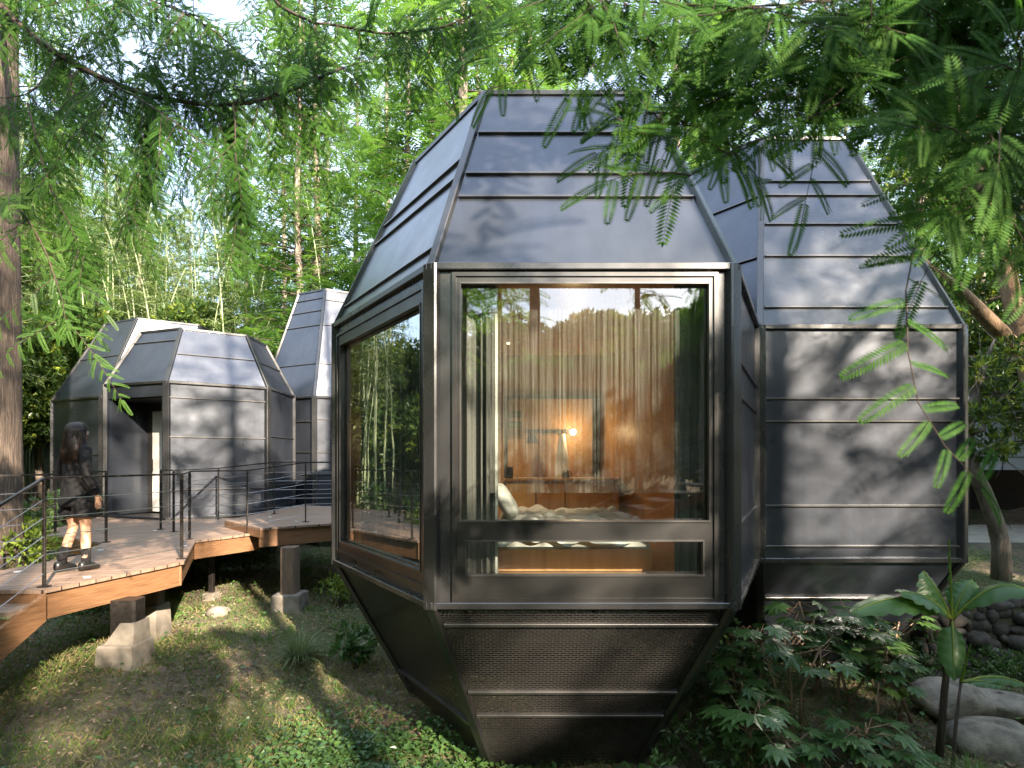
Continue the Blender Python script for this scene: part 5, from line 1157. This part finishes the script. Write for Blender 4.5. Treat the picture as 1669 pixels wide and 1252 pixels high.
x, y = scatter(95000, -10, 8, 3.6, 14, lambda x, y: np.clip(6 / y, 0, 1) * (.35 + .65 * patch(x, y, 2.1, 3)) * (np.abs(x) < y * .98 + .3))
z = gzv(x, y); B = np.stack([x, y, z + .008], -1); a = RNG.random(len(x)) * 6.28; Dr = np.stack([np.cos(a), np.sin(a), RNG.normal(0, .25, len(x))], -1)
m = MB(); m.quads(leafq(B, Dr, RNG.normal(0, .45, B.shape) + (0, 0, 1), RNG.uniform(.02, .065, len(x)), RNG.uniform(.012, .034, len(x)), .1)); tag(m.build('leaf_litter', M['litter']), kind='stuff')
x, y = scatter(260, -5, 1, 3.8, 8, lambda x, y: np.ones(len(x))); z = gzv(x, y); B = np.stack([x, y, z + .02], -1); a = RNG.random(len(x)) * 6.28
m = MB(); m.quads(leafq(B, np.stack([np.cos(a), np.sin(a), 0 * a], -1), RNG.normal(0, .4, B.shape) + (0, 0, 1), RNG.uniform(.014, .03, len(x)), RNG.uniform(.012, .022, len(x)), .15)); tag(m.build('fallen_petals', M['petal']), kind='stuff')
x, y = scatter(900, -6, 4, 3.9, 9, lambda x, y: np.clip(5 / y, 0, 1)); a = RNG.random(len(x)) * 6.28; m = MB()
for x_, y_, a_ in zip(x, y, a):
    L_ = RNG.uniform(.05, .22); z_ = gz(x_, y_) + .015; m.tube([(x_, y_, z_), (x_ + math.cos(a_) * L_ * .5, y_ + math.sin(a_) * L_ * .5, z_ + RNG.uniform(0, .03)), (x_ + math.cos(a_ + .3) * L_, y_ + math.sin(a_ + .3) * L_, z_ + .005)], [.004, .003, .0015], 4)
tag(m.build('fallen_twigs', M['bark_tan']), kind='stuff')
x, y = scatter(520, -8, 5, 4.0, 12, lambda x, y: np.clip(6 / y, 0, 1) * np.where(x > 1.5, .6, 1) * (.25 + .75 * patch(x, y, 1.7, 4)))
B, Dw = [], []
for x_, y_ in zip(x, y):
    k_ = RNG.integers(7, 15); a = RNG.random(k_) * 6.28; e_ = RNG.uniform(.15, 1.1, k_); B += [(x_, y_, gz(x_, y_) - .01)] * k_; Dw += list(np.stack([np.cos(a), np.sin(a), e_], -1))
B, Dw = np.array(B, float), np.array(Dw); m = MB(); m.quads(leafq(B, Dw, RNG.normal(0, .3, B.shape) + (0, 0, 1), RNG.uniform(.06, .17, len(B)), RNG.uniform(.014, .035, len(B)), .08)); tag(m.build('wild_weeds', M['weed']), kind='stuff')
# ivy-like ground cover: left of the funnel and on the slope at the right
def gc(x, y):
    l = np.exp(-(((x + .95) / .75) ** 2 + ((y - 5.1) / .75) ** 2)); r = np.clip((x - 1.2) / .8, 0, 1) * np.clip((9.5 - y) / 2, 0, 1) * .6; b = .16 * patch(x, y, 1.9, 5) + np.clip((y - 8) / 3, 0, 1) * .35 + np.clip((-3.5 - x) / 2, 0, 1) * .25
    return np.clip(l * 1.3 + r + b, 0, 1) * (.35 + .65 * patch(x, y, 3.1, 1)) * (np.abs(x) < y * .98 + .3)
x, y = scatter(90000, -12, 10, 3.7, 16, gc); z = gzv(x, y) + RNG.uniform(.01, .13, len(x)); B = np.stack([x, y, z], -1); a = RNG.random(len(x)) * 6.28
m = MB(); m.quads(leafq(B, np.stack([np.cos(a), np.sin(a), RNG.normal(.1, .3, len(x))], -1), RNG.normal(0, .4, B.shape) + (0, 0, 1), RNG.uniform(.03, .075, len(x)), RNG.uniform(.02, .05, len(x)), .12)); tag(m.build('ground_cover', M['leaf_fat']), kind='stuff')
n_ = 9500; x = RNG.normal(-1.05, .55, n_); y = RNG.normal(5.05, .5, n_); k_ = (patch(x, y, 3.7, 2) > RNG.random(n_) * .9) & (y > 4.1); x, y = x[k_], y[k_]
z = gzv(x, y) + RNG.uniform(.02, .14, len(x)); B = np.stack([x, y, z], -1); a = RNG.random(len(x)) * 6.28
m = MB(); m.quads(leafq(B, np.stack([np.cos(a), np.sin(a), RNG.normal(.05, .25, len(x))], -1), RNG.normal(0, .3, B.shape) + (0, -.2, 1), RNG.uniform(.04, .085, len(x)), RNG.uniform(.03, .06, len(x)), .12)); tag(m.build('clover_patch', M['leaf_fat']), kind='stuff')
# arching grass tufts
def tuft(label, px, py, d, n, L, seed, mat='grass', spread=.5):
    rg = np.random.default_rng(seed); b = at(px, py, d); z0 = gz(b.x, b.y); a = rg.random(n) * 6.28; m = MB(); el = rg.uniform(.5, 1.45, n); Q = []
    P = np.stack([b.x + .05 * np.cos(a), b.y + .05 * np.sin(a), np.full(n, z0)], -1); d0 = np.stack([np.cos(a) * np.cos(el), np.sin(a) * np.cos(el), np.sin(el)], -1); LL = rg.uniform(.6, 1, n) * L; s = norm(np.cross(d0, (0, 0, 1.)))
    seg = 5; W = .0075
    for i in range(seg):
        Pn = P + d0 * (LL / seg)[:, None]; w0, w1 = W * (1 - i / seg), W * (1 - (i + 1) / seg) + .0005; Q.append(np.stack([P - s * w0, P + s * w0, Pn + s * w1, Pn - s * w1], 1)); P = Pn; d0 = norm(d0 + np.array([0, 0, -spread]) * .6)
    m.quads(np.concatenate(Q)); tag(m.build('grass_tuft', M[mat]), label, 'grass tuft', 'arching grass tufts')
tuft('arching pale grass tuft left of the largest cabin, near the timber pier', 487, 1035, 7.2, 300, .6, 1, 'grass_pale')
for px, py, d, lab in ((1440, 1245, 4.75, 'grass tuft at the bottom edge under the palmate shrubs'), (1500, 1230, 4.8, 'grass tuft at the foot of the banana stem'), (1590, 1250, 4.7, 'grass tuft in front of the largest boulder')): tuft(lab, px, py, d, 320, .34, int(px))
for px, py, d, lab in ((130, 960, 8.2, 'rough grass tuft under the notch in the walkway'), (60, 925, 8.6, 'rough sunlit grass tuft left of the woman')): tuft(lab, px, py, d, 300, .5, int(px))

# second stair flight behind the camera, mirrored in the big front pane
t = thing('timber_stair', 'timber stair flight with steel handrails behind the camera, mirrored in the front window', 'stairs', (3.0, -2.9, gz(3.0, -2.9)))
for k in range(7):
    p = Vector((1.7 + .38 * k, -2.8 - .05 * k, ZC - 1.5 + .16 * k)); m = MB(); m.box(p, (.42, 1.3, .04)); m.build('stair_tread', M['deck'], t)
m = MB(); m.bar((1.5, -2.1, ZC - 1.72), (4.2, -2.2, ZC - .58), .05, .22); m.build('stair_stringer', M['beam'], t)
for y_ in (-2.15, -3.5):
    for k in range(3):
        x_ = 1.7 + 1.15 * k; z_ = ZC - 1.5 + .42 * (x_ - 1.7); m = MB(); m.bar((x_, y_, z_), (x_, y_, z_ + 1), .045, .022); m.build('post', M['steel'], t)
    for h_, r_, mt in ((1.0, .022, 'steel'), (.8, .005, 'cable'), (.6, .005, 'cable'), (.4, .005, 'cable')):
        m = MB(); m.tube([(1.5, y_, ZC - 1.58 + h_), (4.1, y_, ZC - .49 + h_)], r_, 6); m.build('handrail' if h_ == 1.0 else 'cable', M[mt], t)
